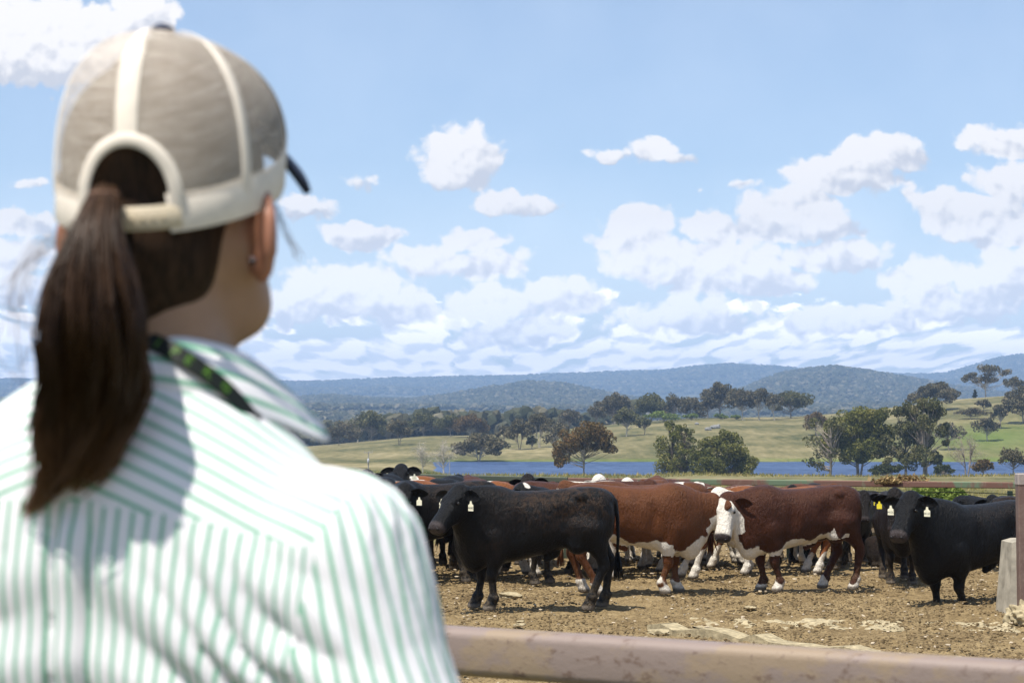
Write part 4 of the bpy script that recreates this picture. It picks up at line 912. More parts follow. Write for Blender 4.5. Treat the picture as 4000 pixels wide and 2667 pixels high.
        br = (.74 - zz) * 4 - np.abs(y_) * 5 + nf * 1.2; br = np.where((x_ > .60) & (zz > .38), br, -1); ndk = np.where((x_ > .72) & (hmask < .5) & (zz > .5), .10 - np.abs(y_ - (x_ - .6) * (O[1] / max(O[0] - .6, .2))) * 9 - np.clip(zz - (O[2] - .36) + (O[0] - x_) * .5, 0, 1) * 9 + nf, -1); br = np.maximum(br, ndk)
        thr_ = np.where((hmask > .5) & (q[:, 0] > .12) & (q[:, 2] < -.10), (.1 - np.abs(q[:, 1])) * 8 + .2, -1)
        lgm = np.where((zz < .55), legz, -1)
        w_ = np.maximum.reduce([fc_, belly if not lying else -np.ones(len(V)), lgm, br, thr_])
        if pattern == 'poll': w_ = np.maximum(w_, np.where(hmask > .5, (q[:, 0] + .14) * 8, -1))
        if pattern == 'patch': w_ = np.maximum(w_, 1 - np.hypot((x_ + .38) / .15, (y_ + .05) / .32) + nf * .4)
        if pattern == 'stripe': w_ = np.maximum(w_, np.where(zz > 1.12, .7 - np.abs(x_ + .42 + .3 * y_) * 12, -1))
        top = np.interp(x_, TORSO[:, 0], TORSO[:, 1]); crest = np.where((x_ > .38) & (zz > 1.16) & (hmask < .5), .25 - np.abs(y_) * 8 + nf, -1)
        if pattern in ('poll', 'patch'): w_ = np.maximum(w_, crest)
    if pattern == 'blaze': w_ = np.where(hmask > .5, .5 - np.hypot((q[:, 0] + .02) / .12, (q[:, 1]) / .09), -1)
    hoof = np.clip((.062 - V[:, 2]) * 60, 0, 1) if not lying else np.zeros(len(V))
    for q_ in range(4):
        if lift[q_]: lx = LEG[q_][0]; near_ = (np.abs(x_ - lx) < .15) & (np.abs(y_ - LEG[q_][1]) < .12); hoof = np.where(near_, np.clip((.062 + lift[q_] - V[:, 2]) * 60, 0, 1), hoof)
    muz = np.clip((q[:, 0] - .44) * 40, 0, 1) * (hmask > .3) * (q[:, 2] > -.11)
    tn = np.clip((zz - .74) * 2.4, 0, 1) * np.clip(1.25 - np.abs(x_ + .32) * 1.3, 0, 1) * tan + .35 * tan * np.clip(1 - np.hypot(x_ - .45, zz - .72) * 4, 0, 1)  # brown back tint; upper-flank coat highlights are put into this colour too
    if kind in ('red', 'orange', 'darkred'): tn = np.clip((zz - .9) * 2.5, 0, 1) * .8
    dust = np.clip((.42 - V[:, 2]) * 2.2, 0, 1) * .7
    at_ = {'white': w_, 'hoof': hoof, 'muzzle': muz, 'tan': tn, 'dust': dust}
    # ears, rooted in the skull
    VV, FF = [V], [F]; nv = len(V); extra = {k: [v] for k, v in at_.items()}
    earc = []
    for sg in (-1, 1):
        base = Oe + U * .02 + S * sg * .095 + Vv * .01; dr = S * sg * .95 + U * .02 - Vv * (.06 + r.uniform(-.06, .08)) - np.array([0, 0, .06 * r.uniform(-.5, 1.8)]); dr /= np.linalg.norm(dr)
        nrm = U * .72 + Vv * .45; nrm -= dr * (nrm @ dr); nrm /= np.linalg.norm(nrm); wd_ = np.cross(dr, nrm)
        tl = np.linspace(0, 1, 10); wid = np.interp(tl, [0, .12, .35, .6, .85, 1], [.034, .050, .072, .070, .044, .008]); thk = np.interp(tl, [0, .2, 1], [.028, .016, .006])
        aa = np.arange(12) * 2 * math.pi / 12
        P_ = base + dr * (tl * .235)[:, None] - wd_ * (np.sin(tl * 2.4) * .012)[:, None]
        rg = P_[:, None] + wid[:, None, None] * np.cos(aa)[None, :, None] * wd_ + nrm * (thk[:, None] * np.sin(aa)[None] - .30 * wid[:, None] * (1 - np.cos(aa)[None] ** 2 * 1.6) * (np.sin(aa)[None] > -.5))[..., None]
        i = np.arange(9)[:, None] * 12; j = np.arange(12)[None]; j2 = (j + 1) % 12
        f_ = np.stack([i + j, i + j2, i + 12 + j2, i + 12 + j], -1).reshape(-1, 4) + nv
        VV.append(rg.reshape(-1, 3)); FF.append(f_); FF.append((np.array([[11, 10, 9, 8], [8, 7, 6, 5], [5, 4, 3, 2], [2, 1, 0, 11], [11, 8, 5, 2]]) + nv + 108)); nv += 120
        ev = .6 if pattern == 'poll' else -1
        for k in at_: extra[k].append(np.where(np.repeat(tl, 12) < .6, ev, -1) if k == 'white' else np.zeros(120))
        earc.append((base + dr * .12 - wd_ * 0, dr, nrm))
    body = mesh('body', np.concatenate(VV), FF, COATS[kind], root, smooth=True, attrs={k: np.concatenate(v) for k, v in extra.items()})
    # eyes, nostrils
    if face:
        for sg in (-1, 1):
            mb = MB(); v_, f_ = ICO; c_ = Oe + U * .16 + S * sg * .121 + Vv * .012; mb.add(c_ + v_ * np.array([.022, .022, .022]), f_); mb.build('eye', M_eye, root, True)
            mb = MB(); c_ = Oe + U * .516 + S * sg * .058 - Vv * .050; mb.add(c_ + (v_ * [.020, .022, .024]) @ np.stack([U, S, Vv]), f_); mb.build('nostril', M_nost, root, True)
    # ear tags
    for (sd, tc_) in tags:
        ec, dr, nrm = earc[0 if sd < 0 else 1]; dn_ = np.array([0, 0, -1.]); fx_ = nrm * .75 + U * .0; fx_ -= dn_ * (fx_ @ dn_); fx_ /= np.linalg.norm(fx_); ax_ = np.cross(dn_, fx_)
        c_ = ec + nrm * .022 + dn_ * .035; W_, H_ = .036, .085
        prof = [(-.010, 0), (.010, 0), (.016, .03), (W_, .042), (W_, H_ + .02), (-W_, H_ + .02), (-W_, .042), (-.016, .03)]
        Vt = [c_ + ax_ * a_ + dn_ * b_ + fx_ * e_ for e_ in (.002, -.002) for (a_, b_) in prof]; k = 8
        F8 = [np.array([list(range(8))[::-1], list(range(8, 16))]), np.array([[i_, (i_ + 1) % k, (i_ + 1) % k + k, i_ + k] for i_ in range(k)])]
        tg_ = mesh('ear_tag', Vt, F8, M_tagy if tc_ == 'y' else M_tagw, root, smooth=False)
        if number:
            cu = bpy.data.curves.new('tag_number', 'FONT'); cu.resolution_u = 2; cu.body = number; cu.size = .032; cu.align_x = 'CENTER'; cu.align_y = 'CENTER'; cu.materials.append(M_ink)
            t0_ = bpy.data.objects.new('lettering', cu); COL.objects.link(t0_); bpy.context.view_layer.update(); me_ = bpy.data.meshes.new_from_object(t0_.evaluated_get(bpy.context.evaluated_depsgraph_get())); bpy.data.objects.remove(t0_); tx = bpy.data.objects.new('tag_number', me_); COL.objects.link(tx); tx.parent = tg_
            yv = -dn_; xv = np.cross(yv, fx_); Mx = Matrix(np.stack([xv, yv, fx_], 1).tolist()).to_4x4(); Mx.translation = Vector((c_ + dn_ * .074 + fx_ * .0035).tolist()); tx.matrix_local = Mx
    if tail:
        mb = MB(); tz = -low; sw = r.uniform(-.03, .03)
        pts = [(-.80, 0, 1.24 + tz), (-.87, sw, 1.16 + tz), (-.895, sw, .98 + tz), (-.90, sw * 1.5, .78 + max(tz, -.3)), (-.89, sw * 2, .60 + max(tz, -.3))]
        mb.tube(pts, [.035, .028, .022, .018, .016], 7)
        e = np.array(pts[-1])
        for k in range(16 if h < .03 else 7): d_ = r.normal(0, .02, 3); mb.tube([e + d_ * .3, e + np.array([d_[0], d_[1], -.12]), e + np.array([d_[0] * 1.6, d_[1] * 1.6, -.26 + d_[2]])], [.014, .013, .003], 4)
        tm = mb.build('tail', COATS['black' if kind in ('black', 'brownblack') else kind], root, True)
        at2 = tm.data.attributes.new('white', 'FLOAT', 'POINT'); at2.data.foreach_set('value', np.full(len(tm.data.vertices), -1., dtype=np.float32))
    return root
C = make_cow
W2 = ((-1, 'w'), (1, 'w')); Y2 = ((-1, 'y'), (1, 'y'))
# front animals, the ones seen whole
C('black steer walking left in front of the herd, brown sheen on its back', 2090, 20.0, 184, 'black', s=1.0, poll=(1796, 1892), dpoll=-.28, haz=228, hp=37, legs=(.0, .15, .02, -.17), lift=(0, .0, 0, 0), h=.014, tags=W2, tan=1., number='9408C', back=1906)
C('red white faced cow facing right behind the front black steer, head hidden', 2478, 21.9, 4, 'red', 'hereford', poll=(2782, 1925), dpoll=.15, haz=35, hp=50, legs=(.05, -.16, -.02, .12), h=.016, back=1893, wl=.15)
C('dark red cow facing left with white face and brisket, right of centre', 3108, 22.3, 198, 'darkred', 'hereford', poll=(2856, 1925), dpoll=-.3, haz=243, hp=58, legs=(-.15, -.07, -.12, .14), h=.016, tags=((-1, 'w'),), back=1900, wl=.15)
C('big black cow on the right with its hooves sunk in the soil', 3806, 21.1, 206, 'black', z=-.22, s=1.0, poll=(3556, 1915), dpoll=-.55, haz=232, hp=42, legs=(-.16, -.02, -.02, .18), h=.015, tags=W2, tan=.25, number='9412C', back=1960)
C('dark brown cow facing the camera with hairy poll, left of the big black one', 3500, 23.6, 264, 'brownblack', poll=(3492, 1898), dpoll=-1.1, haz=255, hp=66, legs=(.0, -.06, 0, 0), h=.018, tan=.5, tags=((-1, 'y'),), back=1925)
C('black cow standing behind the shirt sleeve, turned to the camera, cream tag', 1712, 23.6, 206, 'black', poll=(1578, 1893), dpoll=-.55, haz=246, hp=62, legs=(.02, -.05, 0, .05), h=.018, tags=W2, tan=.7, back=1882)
# middle rows
C('red cow facing left, rump showing behind the red and the dark red cows', 2520, 24.1, 181, 'red', 'patch', h=.022, back=1886, hp=70, wl=.42, legs=(0, .1, -.05, .08), face=False)
C('white faced cow with curly white poll, looking over between two red cows', 3030, 24.9, 189, 'orange', 'poll', poll=(2806, 1903), dpoll=-.2, haz=232, hp=48, h=.02, tags=((-1, 'w'),), back=1902, wl=.3, legs=(.05, -.08, 0, .08))
C('orange brown cow with a white patch on its back behind the black steer head', 1770, 24.4, 180, 'orange', 'patch', h=.022, back=1882, wl=.35, face=False, legs=(.1, -.06, .05, 0))
C('red cow with dark back between the black steer and the orange one', 2235, 24.7, 3, 'darkred', 'hereford', h=.022, back=1882, wl=.3, face=False, legs=(0, .08, -.06, .06))
C('black white blazed cow with a yellow tag behind the front steer', 1990, 23.4, 338, 'black', 'blaze', poll=(2050, 1890), dpoll=-.25, haz=318, hp=48, h=.02, tags=((-1, 'y'),), s=.94, legs=(.04, -.06, .05, 0))
C('dark curly polled cow facing the camera in front of the gate', 2066, 27.0, 268, 'brownblack', poll=(2062, 1850), dpoll=-1.0, haz=270, hp=50, h=.022, tan=.7, tags=((1, 'w'),), back=1884)
C('black cow with raised head looking over the herd next to the shirt', 1572, 27.2, 266, 'black', poll=(1567, 1808), dpoll=-.85, haz=268, hp=22, h=.018, tags=W2, back=1878)
C('black curly headed cow half hidden by the shirt shoulder', 1428, 26.4, 262, 'black', poll=(1432, 1832), dpoll=-.9, haz=250, hp=45, h=.022, tan=.5, back=1868)
C('black cow seen from behind, back only, below the raised black head', 1502, 25.0, 88, 'black', h=.024, back=1862, face=False)
C('orange brown cow with a white stripe across its back', 1498, 26.6, 180, 'orange', 'stripe', h=.024, back=1862, face=False, wl=.3)
C('black cow seen from behind between the striped orange and the red cow', 1752, 26.2, 84, 'black', h=.024, back=1868, face=False)
C('red cow seen from behind under the green gate rail', 1846, 26.6, 95, 'darkred', 'hereford', h=.024, back=1870, face=False, wl=.2)
C('white polled cow facing the camera, left one of the two at the rail', 2340, 27.4, 268, 'red', 'poll', poll=(2340, 1853), dpoll=-.95, haz=270, hp=66, h=.02, wl=.3, back=1880)
C('white polled cow facing the camera, right one of the two at the rail', 2462, 27.6, 280, 'red', 'poll', poll=(2450, 1866), dpoll=-.9, haz=258, hp=68, h=.02, wl=.3, back=1882)
C('red cow seen from behind next to the white polled pair', 2558, 27.2, 84, 'red', 'hereford', h=.024, back=1872, face=False, wl=.3)
C('dark red cow seen from behind at the far rail, right of the red one', 2632, 27.6, 96, 'darkred', 'hereford', h=.024, back=1880, face=False, wl=.3)
C('low headed white polled cow at the far rail behind the red rumps', 2722, 26.8, 270, 'red', 'poll', poll=(2722, 1883), dpoll=-.9, haz=270, hp=70, h=.022, wl=.45, back=1888)
C('red cow at the back above the dark red cow neck', 3010, 26.8, 10, 'red', 'hereford', h=.024, back=1896, face=False, wl=.3)
C('black fuzzy headed cow at the back above the dark red cow', 3100, 27.4, 272, 'black', poll=(3096, 1894), dpoll=-.85, haz=270, hp=64, h=.022, back=1908)
C('dark brown cow seen from behind at the back, right of the fuzzy black head', 3190, 26.9, 88, 'brownblack', h=.024, back=1896, face=False, tan=.8)
C('dark brown cow with two yellow tags behind the dark red rump', 3362, 27.4, 246, 'brownblack', poll=(3374, 1914), dpoll=-.8, haz=262, hp=52, h=.02, tags=Y2, tan=.7, s=.95, number='B21', back=1922)
C('black cow facing the camera behind the back of the big black cow', 3860, 25.8, 300, 'black', poll=(3834, 1904), dpoll=-.95, haz=268, hp=52, h=.02, tags=W2, back=1940)
C('brown black cow standing behind the steel post', 4075, 23.6, 2, 'brownblack', h=.024, back=1940, face=False, tan=.8)
C('brown calf lying down behind the hairy polled cow', 3494, 26.2, 358, 'brownblack', h=.022, s=.52, lying=True, haz=330, hp=40, tan=1., face=True, tail=False, poll=(3565, 2090), name='calf')
C('black cow seen only by its legs under the front black steer', 2085, 25.2, 176, 'black', h=.024, back=1895, face=False, legs=(.1, -.05, .05, -.05))
C('red cow seen only by its white socked legs below the red cow belly', 2640, 26.0, 184, 'red', 'hereford', h=.024, back=1900, face=False, wl=.4, legs=(.1, -.05, .05, -.05))
C('black cow seen only by its legs below the dark red cow belly', 3130, 25.8, 180, 'black', h=.024, back=1912, face=False, legs=(.08, -.08, .06, -.1))
C('white legged cow half hidden behind the black steer rump', 2440, 25.4, 172, 'darkred', 'hereford', h=.024, back=1890, face=False, wl=.45, legs=(-.08, .06, .05, -.05))
# ------------------------------------------------------------------ the person at the rail, seen from behind
YAW = R(20); HYAW = R(15); CYAW = R(7.5)
proot = tag(empty('person', (-.284, 1.47, .62), -YAW), 'person seen from behind in a cream mesh cap and green striped shirt', 'person')
def pl(px, py, D):      # point of the place -> person's own frame
    d = np.array(at(px, py, D)) - np.array([-.284, 1.47, .62]); c, s_ = math.cos(YAW), math.sin(YAW)
    return np.array([c * d[0] - s_ * d[1], s_ * d[0] + c * d[1], d[2]])
HR = YAW - HYAW; hc, hs = math.cos(HR), math.sin(HR)
def h2p(P_): P_ = np.asarray(P_, float); return np.stack([hc * P_[..., 0] - hs * P_[..., 1], hs * P_[..., 0] + hc * P_[..., 1], P_[..., 2]], -1)
CR = YAW - CYAW; cc_, cs_ = math.cos(CR), math.sin(CR)
def c2p(P_): P_ = np.asarray(P_, float); return np.stack([cc_ * P_[..., 0] - cs_ * P_[..., 1], cs_ * P_[..., 0] + cc_ * P_[..., 1], P_[..., 2]], -1)
def p2h(P_): return np.stack([hc * P_[..., 0] + hs * P_[..., 1], -hs * P_[..., 0] + hc * P_[..., 1], P_[..., 2]], -1)
BODY = smooth_st([(1.44, .04, -.052, .05), (1.415, .045, -.070, .07), (1.395, .05, -.086, .105), (1.365, .06, -.106, .145), (1.32, .075, -.126, .178), (1.25, .095, -.136, .190), (1.12, .115, -.130, .180), (1.0, .10, -.098, .158), (.92, .10, -.10, .158), (.82, .10, -.118, .172), (.78, .09, -.11, .17)][::-1], 4)
# --- body: head, neck, torso, arms with hands, legs in one skin
m, t = material('skin', .5, .4); n_ = t.noise(t.obj, 30, 4, .6)
sk = t.mix(t.mapr(n_, .3, .7), (.30, .175, .105), (.36, .215, .135)); ea = attr(t, 'ear'); sk = t.mix(ea, sk, (.34, .11, .06))
t.l.new(sk, t.b.inputs['Base Color']); t.b.inputs['Subsurface Weight'].default_value = .12; t.b.inputs['Subsurface Radius'].default_value = (.02, .008, .004); t.b.inputs['Subsurface Scale'].default_value = .5
M_skin = m
def warp(p):      # the right shoulder hangs a little lower than the left
    p = p.copy(); k = np.clip((p[:, 2] - 1.0) / .2, 0, 1); p[:, 2] += k * np.clip((p[:, 0] - .035) * .42, 0, .045) * np.clip((1.50 - p[:, 2]) / .06, 0, 1); return p
def ear_sdf(q, sg):
    c = np.array([.089 if sg > 0 else -.073, -.008, 1.520]); d = q - c; a_ = R(38) * sg; d = np.stack([math.cos(a_) * d[:, 0] + math.sin(a_) * d[:, 1], -math.sin(a_) * d[:, 0] + math.cos(a_) * d[:, 1], d[:, 2]], 1)
    d[:, 1] -= d[:, 2] * .12
    e = ellip(d, (0, 0, 0), (.0095, .0245, .0365)); e = smax(e, -ellip(d, (sg * .009, .003, .004), (.0075, .014, .023)), .004); e = smax(e, -ellip(d, (-sg * .0105, -.003, .004), (.0045, .0055, .021)), .003)
    e = smin(e, ellip(d, (-sg * .002, .004, -.027), (.0075, .011, .013)), .006)
    return smin(e, cone(q, (sg * .068, .0, 1.525), (sg * .083, -.008, 1.518), .014, .008), .008)
def body_sdf(p):
    q = p2h(p); p = warp(p)
    d = ellip(q, (0, -.006, 1.580), (.071, .088, .082))
    d = smin(d, ellip(q, (0, .032, 1.520), (.070, .062, .076)), .03)
    d = smin(d, cone(q, (0, .055, 1.475), (0, .078, 1.452), .036, .020), .03)
    for sg in (-1, 1):
        d = smin(d, cone(q, (sg * .056, .0, 1.505), (sg * .050, .03, 1.462), .021, .022), .03)
        d = smin(d, cone(q, (sg * .050, .03, 1.462), (sg * .012, .08, 1.450), .022, .014), .02)
        d = smin(d, ellip(q, (sg * .042, .068, 1.515), (.024, .022, .022)), .02)
        d = smax(d, -ellip(q, (sg * .032, .106, 1.548), (.017, .014, .011)), .01)
        d = smin(d, ellip(q, (sg * .032, .083, 1.548), (.0125, .0125, .0125)), .004)
        d = smin(d, cone(q, (sg * .012, .098, 1.566), (sg * .05, .082, 1.566), .006, .005), .012)
        d = smin(d, ear_sdf(q, sg), .004)
    d = smin(d, cone(q, (0, .088, 1.55), (0, .108, 1.515), .009, .013), .010)
    d = smin(d, cone(q, (-.018, .093, 1.488), (.018, .093, 1.488), .007, .007), .008)
    d = smin(d, cone(q, (0, -.025, 1.52), (0, -.02, 1.40), .054, .058), .03)
    d = smin(d, loft(p, 2, BODY, 2.2, 0, 1) + .012, .03)
    for sg in (-1, 1):
        d = smin(d, cone(p, (sg * .16, -.01, 1.315), (sg * .232, -.03, 1.05), .048, .038), .03)
        d = smin(d, cone(p, (sg * .232, -.03, 1.05), (sg * .262, .05, .82), .040, .024), .02)
        w0 = np.array([sg * .264, .058, .80]); d = smin(d, ellip(p, w0 + [0, .006, -.045], (.017, .038, .045)), .015)
        for k, (oy, ln) in enumerate(((.030, .068), (.012, .078), (-.006, .072), (-.022, .056))):
            b0 = w0 + [0, oy + .006, -.075]; m0 = b0 + [-sg * .010, .003, -ln * .5]; e0_ = m0 + [-sg * .020, .002, -ln * .45]
            d = smin(d, np.minimum(cone(p, b0, m0, .0090, .0082), cone(p, m0, e0_, .0082, .0068)), .004)
        d = smin(d, np.minimum(cone(p, w0 + [-sg * .004, .032, -.03], w0 + [-sg * .016, .056, -.062], .011, .0095), cone(p, w0 + [-sg * .016, .056, -.062], w0 + [-sg * .022, .060, -.092], .0095, .0078)), .006)
        d = smin(d, cone(p, (sg * .085, -.01, .80), (sg * .10, .0, .44), .080, .050), .04); d = smin(d, cone(p, (sg * .10, .0, .44), (sg * .11, -.015, .09), .052, .034), .02)
        d = smin(d, cone(p, (sg * .11, -.02, .05), (sg * .125, .13, .035), .032, .026), .02)
    return d
V, F = surf_net(body_sdf, (-.33, -.17, .0), (.33, .19, 1.69), .0055)
q = p2h(V); earm = np.clip(1 - np.minimum(ear_sdf(q, 1), ear_sdf(q, -1)) / .004, 0, 1) * (np.abs(q[:, 0]) > .074)
mesh('body', V, [F], M_skin, proot, attrs={'ear': earm * .55})
mb = MB(); v_, f_ = ICO; mb.add(h2p(np.array([.0915, -.036, 1.4935]) + v_ * .0042), f_); mb.build('earring', simple('stud_dark', (.08, .06, .06), .25, .6, .1, 50, .8), proot, True)
# --- trousers and boots
def tr_sdf(p):
    d = loft(p, 2, np.array([(.74, .105, -.12, .168), (.80, .105, -.122, .170), (.90, .098, -.10, .158), (.93, .097, -.098, .157)]), 2.3, 0, 1)
    for sg in (-1, 1):
        d = smin(d, cone(p, (sg * .085, -.008, .79), (sg * .10, .0, .44), .092, .064), .03); d = smin(d, cone(p, (sg * .10, .0, .44), (sg * .11, -.012, .08), .064, .056), .02)
    return d
V, F = surf_net(tr_sdf, (-.24, -.17, .05), (.24, .17, .95), .012); mesh('trousers', V, [F], simple('denim', (.05, .07, .13), .8, .2, .3, 60), proot)
for sg in (-1, 1):
    V, F = surf_net(lambda p: smax(smin(cone(p, (sg * .11, -.015, .16), (sg * .11, -.02, .06), .048, .046), cone(p, (sg * .112, -.01, .04), (sg * .128, .15, .035), .046, .036), .02), -(p[:, 2] - .0), .01), (sg * .12 - .08, -.1, -.005), (sg * .12 + .08, .22, .24), .01)
    mesh('boot', V, [F], simple('boot_leather', (.10, .055, .03), .5, .4, .3, 20), proot)
# --- shirt: body panel, yoke, sleeves, collar; woven stripes follow each panel
m, t = material('striped_cotton', .8, .25); su = attr(t, 'stripe')
fr_ = t.math('FRACT', t.math('DIVIDE', su, .0122)); tri = t.math('ABSOLUTE', t.math('SUBTRACT', fr_, .5))
lin = t.mapr(tri, .115, .155, 1., 0.)
th_ = t.noise(t.obj, 400, 2, .5)
cl = t.mix(lin, (.84, .82, .82), t.mix(t.mapr(th_, .3, .7), (.17, .42, .27), (.21, .49, .33))); t.l.new(cl, t.b.inputs['Base Color'])
tl_ = t.new('ShaderNodeBsdfTranslucent'); t.l.new(cl, tl_.inputs[0]); mx = t.new('ShaderNodeMixShader'); mx.inputs[0].default_value = .12
t.l.new(t.b.outputs[0], mx.inputs[1]); t.l.new(tl_.outputs[0], mx.inputs[2]); t.l.new(mx.outputs[0], t.n['Material Output'].inputs[0]); bump(t, th_, .2, .0006)
M_shirt = m
def folds(p):
    x, y, z = p[:, 0], p[:, 1], p[:, 2]; ax = np.abs(x)
    u_ = .60 * ax + .80 * z + .010 * np.sin(ax * 40 + z * 11); g = np.exp(-((ax - .135) / .062) ** 2 - ((z - 1.205) / .080) ** 2) * (y < 0)
    a_ = (np.abs(np.sin(math.pi * u_ / .036)) ** .7 - .6) * .0115 * g
    u2 = .35 * ax + .94 * z; a_ += (np.sin(2 * math.pi * u2 / .075 + 3 * vn2(ax * 12, z * 9, 3)) * .003) * np.exp(-((z - 1.10) / .16) ** 2) * (ax < .17)
    a_ += (fbm2(x * 9 + 3, z * 7, 3, 88) - .5) * .010 * np.clip((1.33 - z) * 12, 0, 1)
    pl_ = np.clip((1.300 - z) * 60, 0, 1) * (y < 0); a_ += pl_ * (-.0065 * np.exp(-((ax - .017) / .0045) ** 2) + .0035 * np.exp(-(x / .010) ** 2))
    # sleeve: long drag lines from the shoulder
    sv = np.clip((ax - .16) * 25, 0, 1); a_ += sv * (np.sin((y * 1.2 + ax * .5 + .02 * np.sin(z * 30)) * 210) * .0016 + (fbm2(y * 14, z * 10, 2, 15) - .5) * .010)
    return a_
def shirt_sdf(p):
    p = warp(p)
    d = loft(p, 2, BODY, 2.7, 0, 1)
    for sg in (-1, 1):
        s_ = smin(cone(p, (sg * .165, -.028, 1.305), (sg * .236, -.040, 1.06), .069, .074), cone(p, (sg * .236, -.040, 1.06), (sg * .260, .045, .835), .066, .042), .03)
        d = smin(d, s_, .030)
    return d - folds(p) - .001
V, F = surf_net(shirt_sdf, (-.35, -.17, .765), (.35, .15, 1.43), .0045)
V[:, 2] = np.minimum(V[:, 2], 1.43)
Vw = warp(V); Cn = Vw[F].mean(1); ax = np.abs(Cn[:, 0])
xarm = .172 + np.maximum(Cn[:, 2] - 1.268, 0) * .30 + np.maximum(1.268 - Cn[:, 2], 0) * .10 + .004 * np.sin(Cn[:, 2] * 60)
slv = ax > xarm
Ca = V[F].mean(1); seam = lambda P_: 1.308 - .11 * np.maximum(P_[:, 0], 0) - .45 * P_[:, 0] ** 2
yk = (~slv) & (Ca[:, 2] > seam(Ca)) & (Cn[:, 1] < .035)
openn = (Cn[:, 2] > 1.412) | (~slv & (Cn[:, 2] < .785)) | (slv & (Cn[:, 2] < .86) & (np.hypot(ax - .26, Cn[:, 1] - .045) < .03))
def panel(name, mask, su_f, parent, lift_=0., nrm=None):
    f = F[mask & ~openn]; ids, inv = np.unique(f, return_inverse=True); P_ = V[ids]
    return mesh(name, P_, [inv.reshape(f.shape)], M_shirt, parent, attrs={'stripe': su_f(V[ids] if name == 'yoke' else Vw[ids])})
back_su = lambda P_: .245 * np.arcsin(np.clip(P_[:, 0] / .245, -.98, .98)) + .0035
shirt = panel('shirt', (~slv) & (~yk), back_su, proot)
panel('yoke', yk, lambda P_: P_[:, 2] * .80 + P_[:, 1] * .50 + .30 * np.abs(P_[:, 0]), shirt)
for sg in (-1, 1):
    def ssu(P_):
        tz = np.clip((1.305 - P_[:, 2]) / .245, -.3, 1); cx = sg * (.165 + .061 * tz); cy = -.028 - .012 * tz
        return .069 * np.arctan2(-(P_[:, 1] - cy), sg * (P_[:, 0] - cx) + .0) + .002
    panel('sleeve', slv & (Cn[:, 0] * sg > 0), ssu, shirt)
def polyline(P_, n):
    P_ = np.array(P_, float); k = len(P_); st = np.concatenate([np.arange(k)[:, None].astype(float), P_], 1); s_ = smooth_st(st, 8); tt = np.linspace(0, k - 1, n)
    return np.stack([np.interp(tt, s_[:, 0], s_[:, i_ + 1]) for i_ in range(3)], 1)
NC, NV = 48, 12
for sg in (1, -1):
    lowc = polyline([(-.03, -.086, 1.384), (0, -.090, 1.384), (.05, -.080, 1.380), (.088, -.045, 1.372), (.108, -.005, 1.364), (.124, .045, 1.350), (.088, .088, 1.37), (.045, .088, 1.378)][1:], NC)
    topc = polyline([(0, -.071, 1.432), (.045, -.058, 1.431), (.070, -.020, 1.424), (.077, .018, 1.412), (.075, .052, 1.398), (.056, .076, 1.385), (.036, .082, 1.378)], NC)
    if sg > 0: LOWC, TOPC = lowc.copy(), topc.copy()
    vv = np.linspace(0, 1, NV)[:, None, None]; S_ = lowc[None] * (1 - vv) + topc[None] * vv
    cen = np.array([0, 0.0, 1.40]); out = S_ - cen; out[..., 2] = 0; out /= np.linalg.norm(out, axis=-1)[..., None] + 1e-6
    S_ = S_ + out * (.007 * np.sin(vv * math.pi)) ; inner = topc * np.array([.93, .93, 1]) + np.array([0, 0, -.030]); S_ = np.concatenate([S_, (topc * np.array([.985, .985, 1]) + [0, 0, .001])[None], inner[None]])
    S_ = S_ * np.array([sg, 1, 1]); nv_ = S_.shape[0]; idx = np.arange(nv_ * NC).reshape(nv_, NC)
    Fq = np.stack([idx[:-1, :-1], idx[:-1, 1:], idx[1:, 1:], idx[1:, :-1]], -1).reshape(-1, 4); Fq = Fq if sg > 0 else Fq[:, ::-1]
    sv = np.repeat(np.linspace(0, .052, nv_), NC) + np.tile(np.linspace(0, .018, NC), nv_)
    o = mesh('collar', S_.reshape(-1, 3), [Fq], M_shirt, shirt, attrs={'stripe': sv}); md = o.modifiers.new('thickness', 'SOLIDIFY'); md.thickness = .0022; md.offset = 1
# --- lanyard over the collar
m, t = material('lanyard_webbing', .6, .3); lu = attr(t, 'lu'); lv = attr(t, 'lv')
t.b.inputs['Base Color'].default_value = (.006, .009, .006, 1); M_lan = m
sl_ = np.linspace(-.06, .40, 40); vl = np.clip(1.02 - np.clip((sl_ - .04) / .33, 0, 2) ** 1.15, -.12, 1.02)
def curve_at(C_, q_): return np.stack([np.interp(q_, np.linspace(0, 1, NC), C_[:, i_]) for i_ in range(3)], 1)
lw_, tp_ = curve_at(LOWC, np.abs(sl_)), curve_at(TOPC, np.abs(sl_)); sgn = np.where(sl_ < 0, -1., 1.)[:, None] * np.array([1, 0, 0]) + np.array([0, 1, 1]); lw_ = lw_ * sgn; tp_ = tp_ * sgn
lp = lw_ * (1 - vl[:, None]) + tp_ * vl[:, None]; out = lp - np.array([0, 0, 0]); out[:, 2] = .45 * np.linalg.norm(out[:, :2], axis=1); out /= np.linalg.norm(out, axis=1)[:, None]; lp = lp + out * (.0035 + .008 * np.sin(np.clip(vl, 0, 1) * math.pi))[:, None]
tg = np.gradient(lp, axis=0); tg /= np.linalg.norm(tg, axis=1)[:, None]; wv_ = np.cross(out, tg); wv_ /= np.linalg.norm(wv_, axis=1)[:, None]
Wd = .0072
V = np.concatenate([lp + wv_ * Wd, lp - wv_ * Wd, lp + wv_ * Wd + out * .0014, lp - wv_ * Wd + out * .0014]); k = 40; i = np.arange(k - 1)
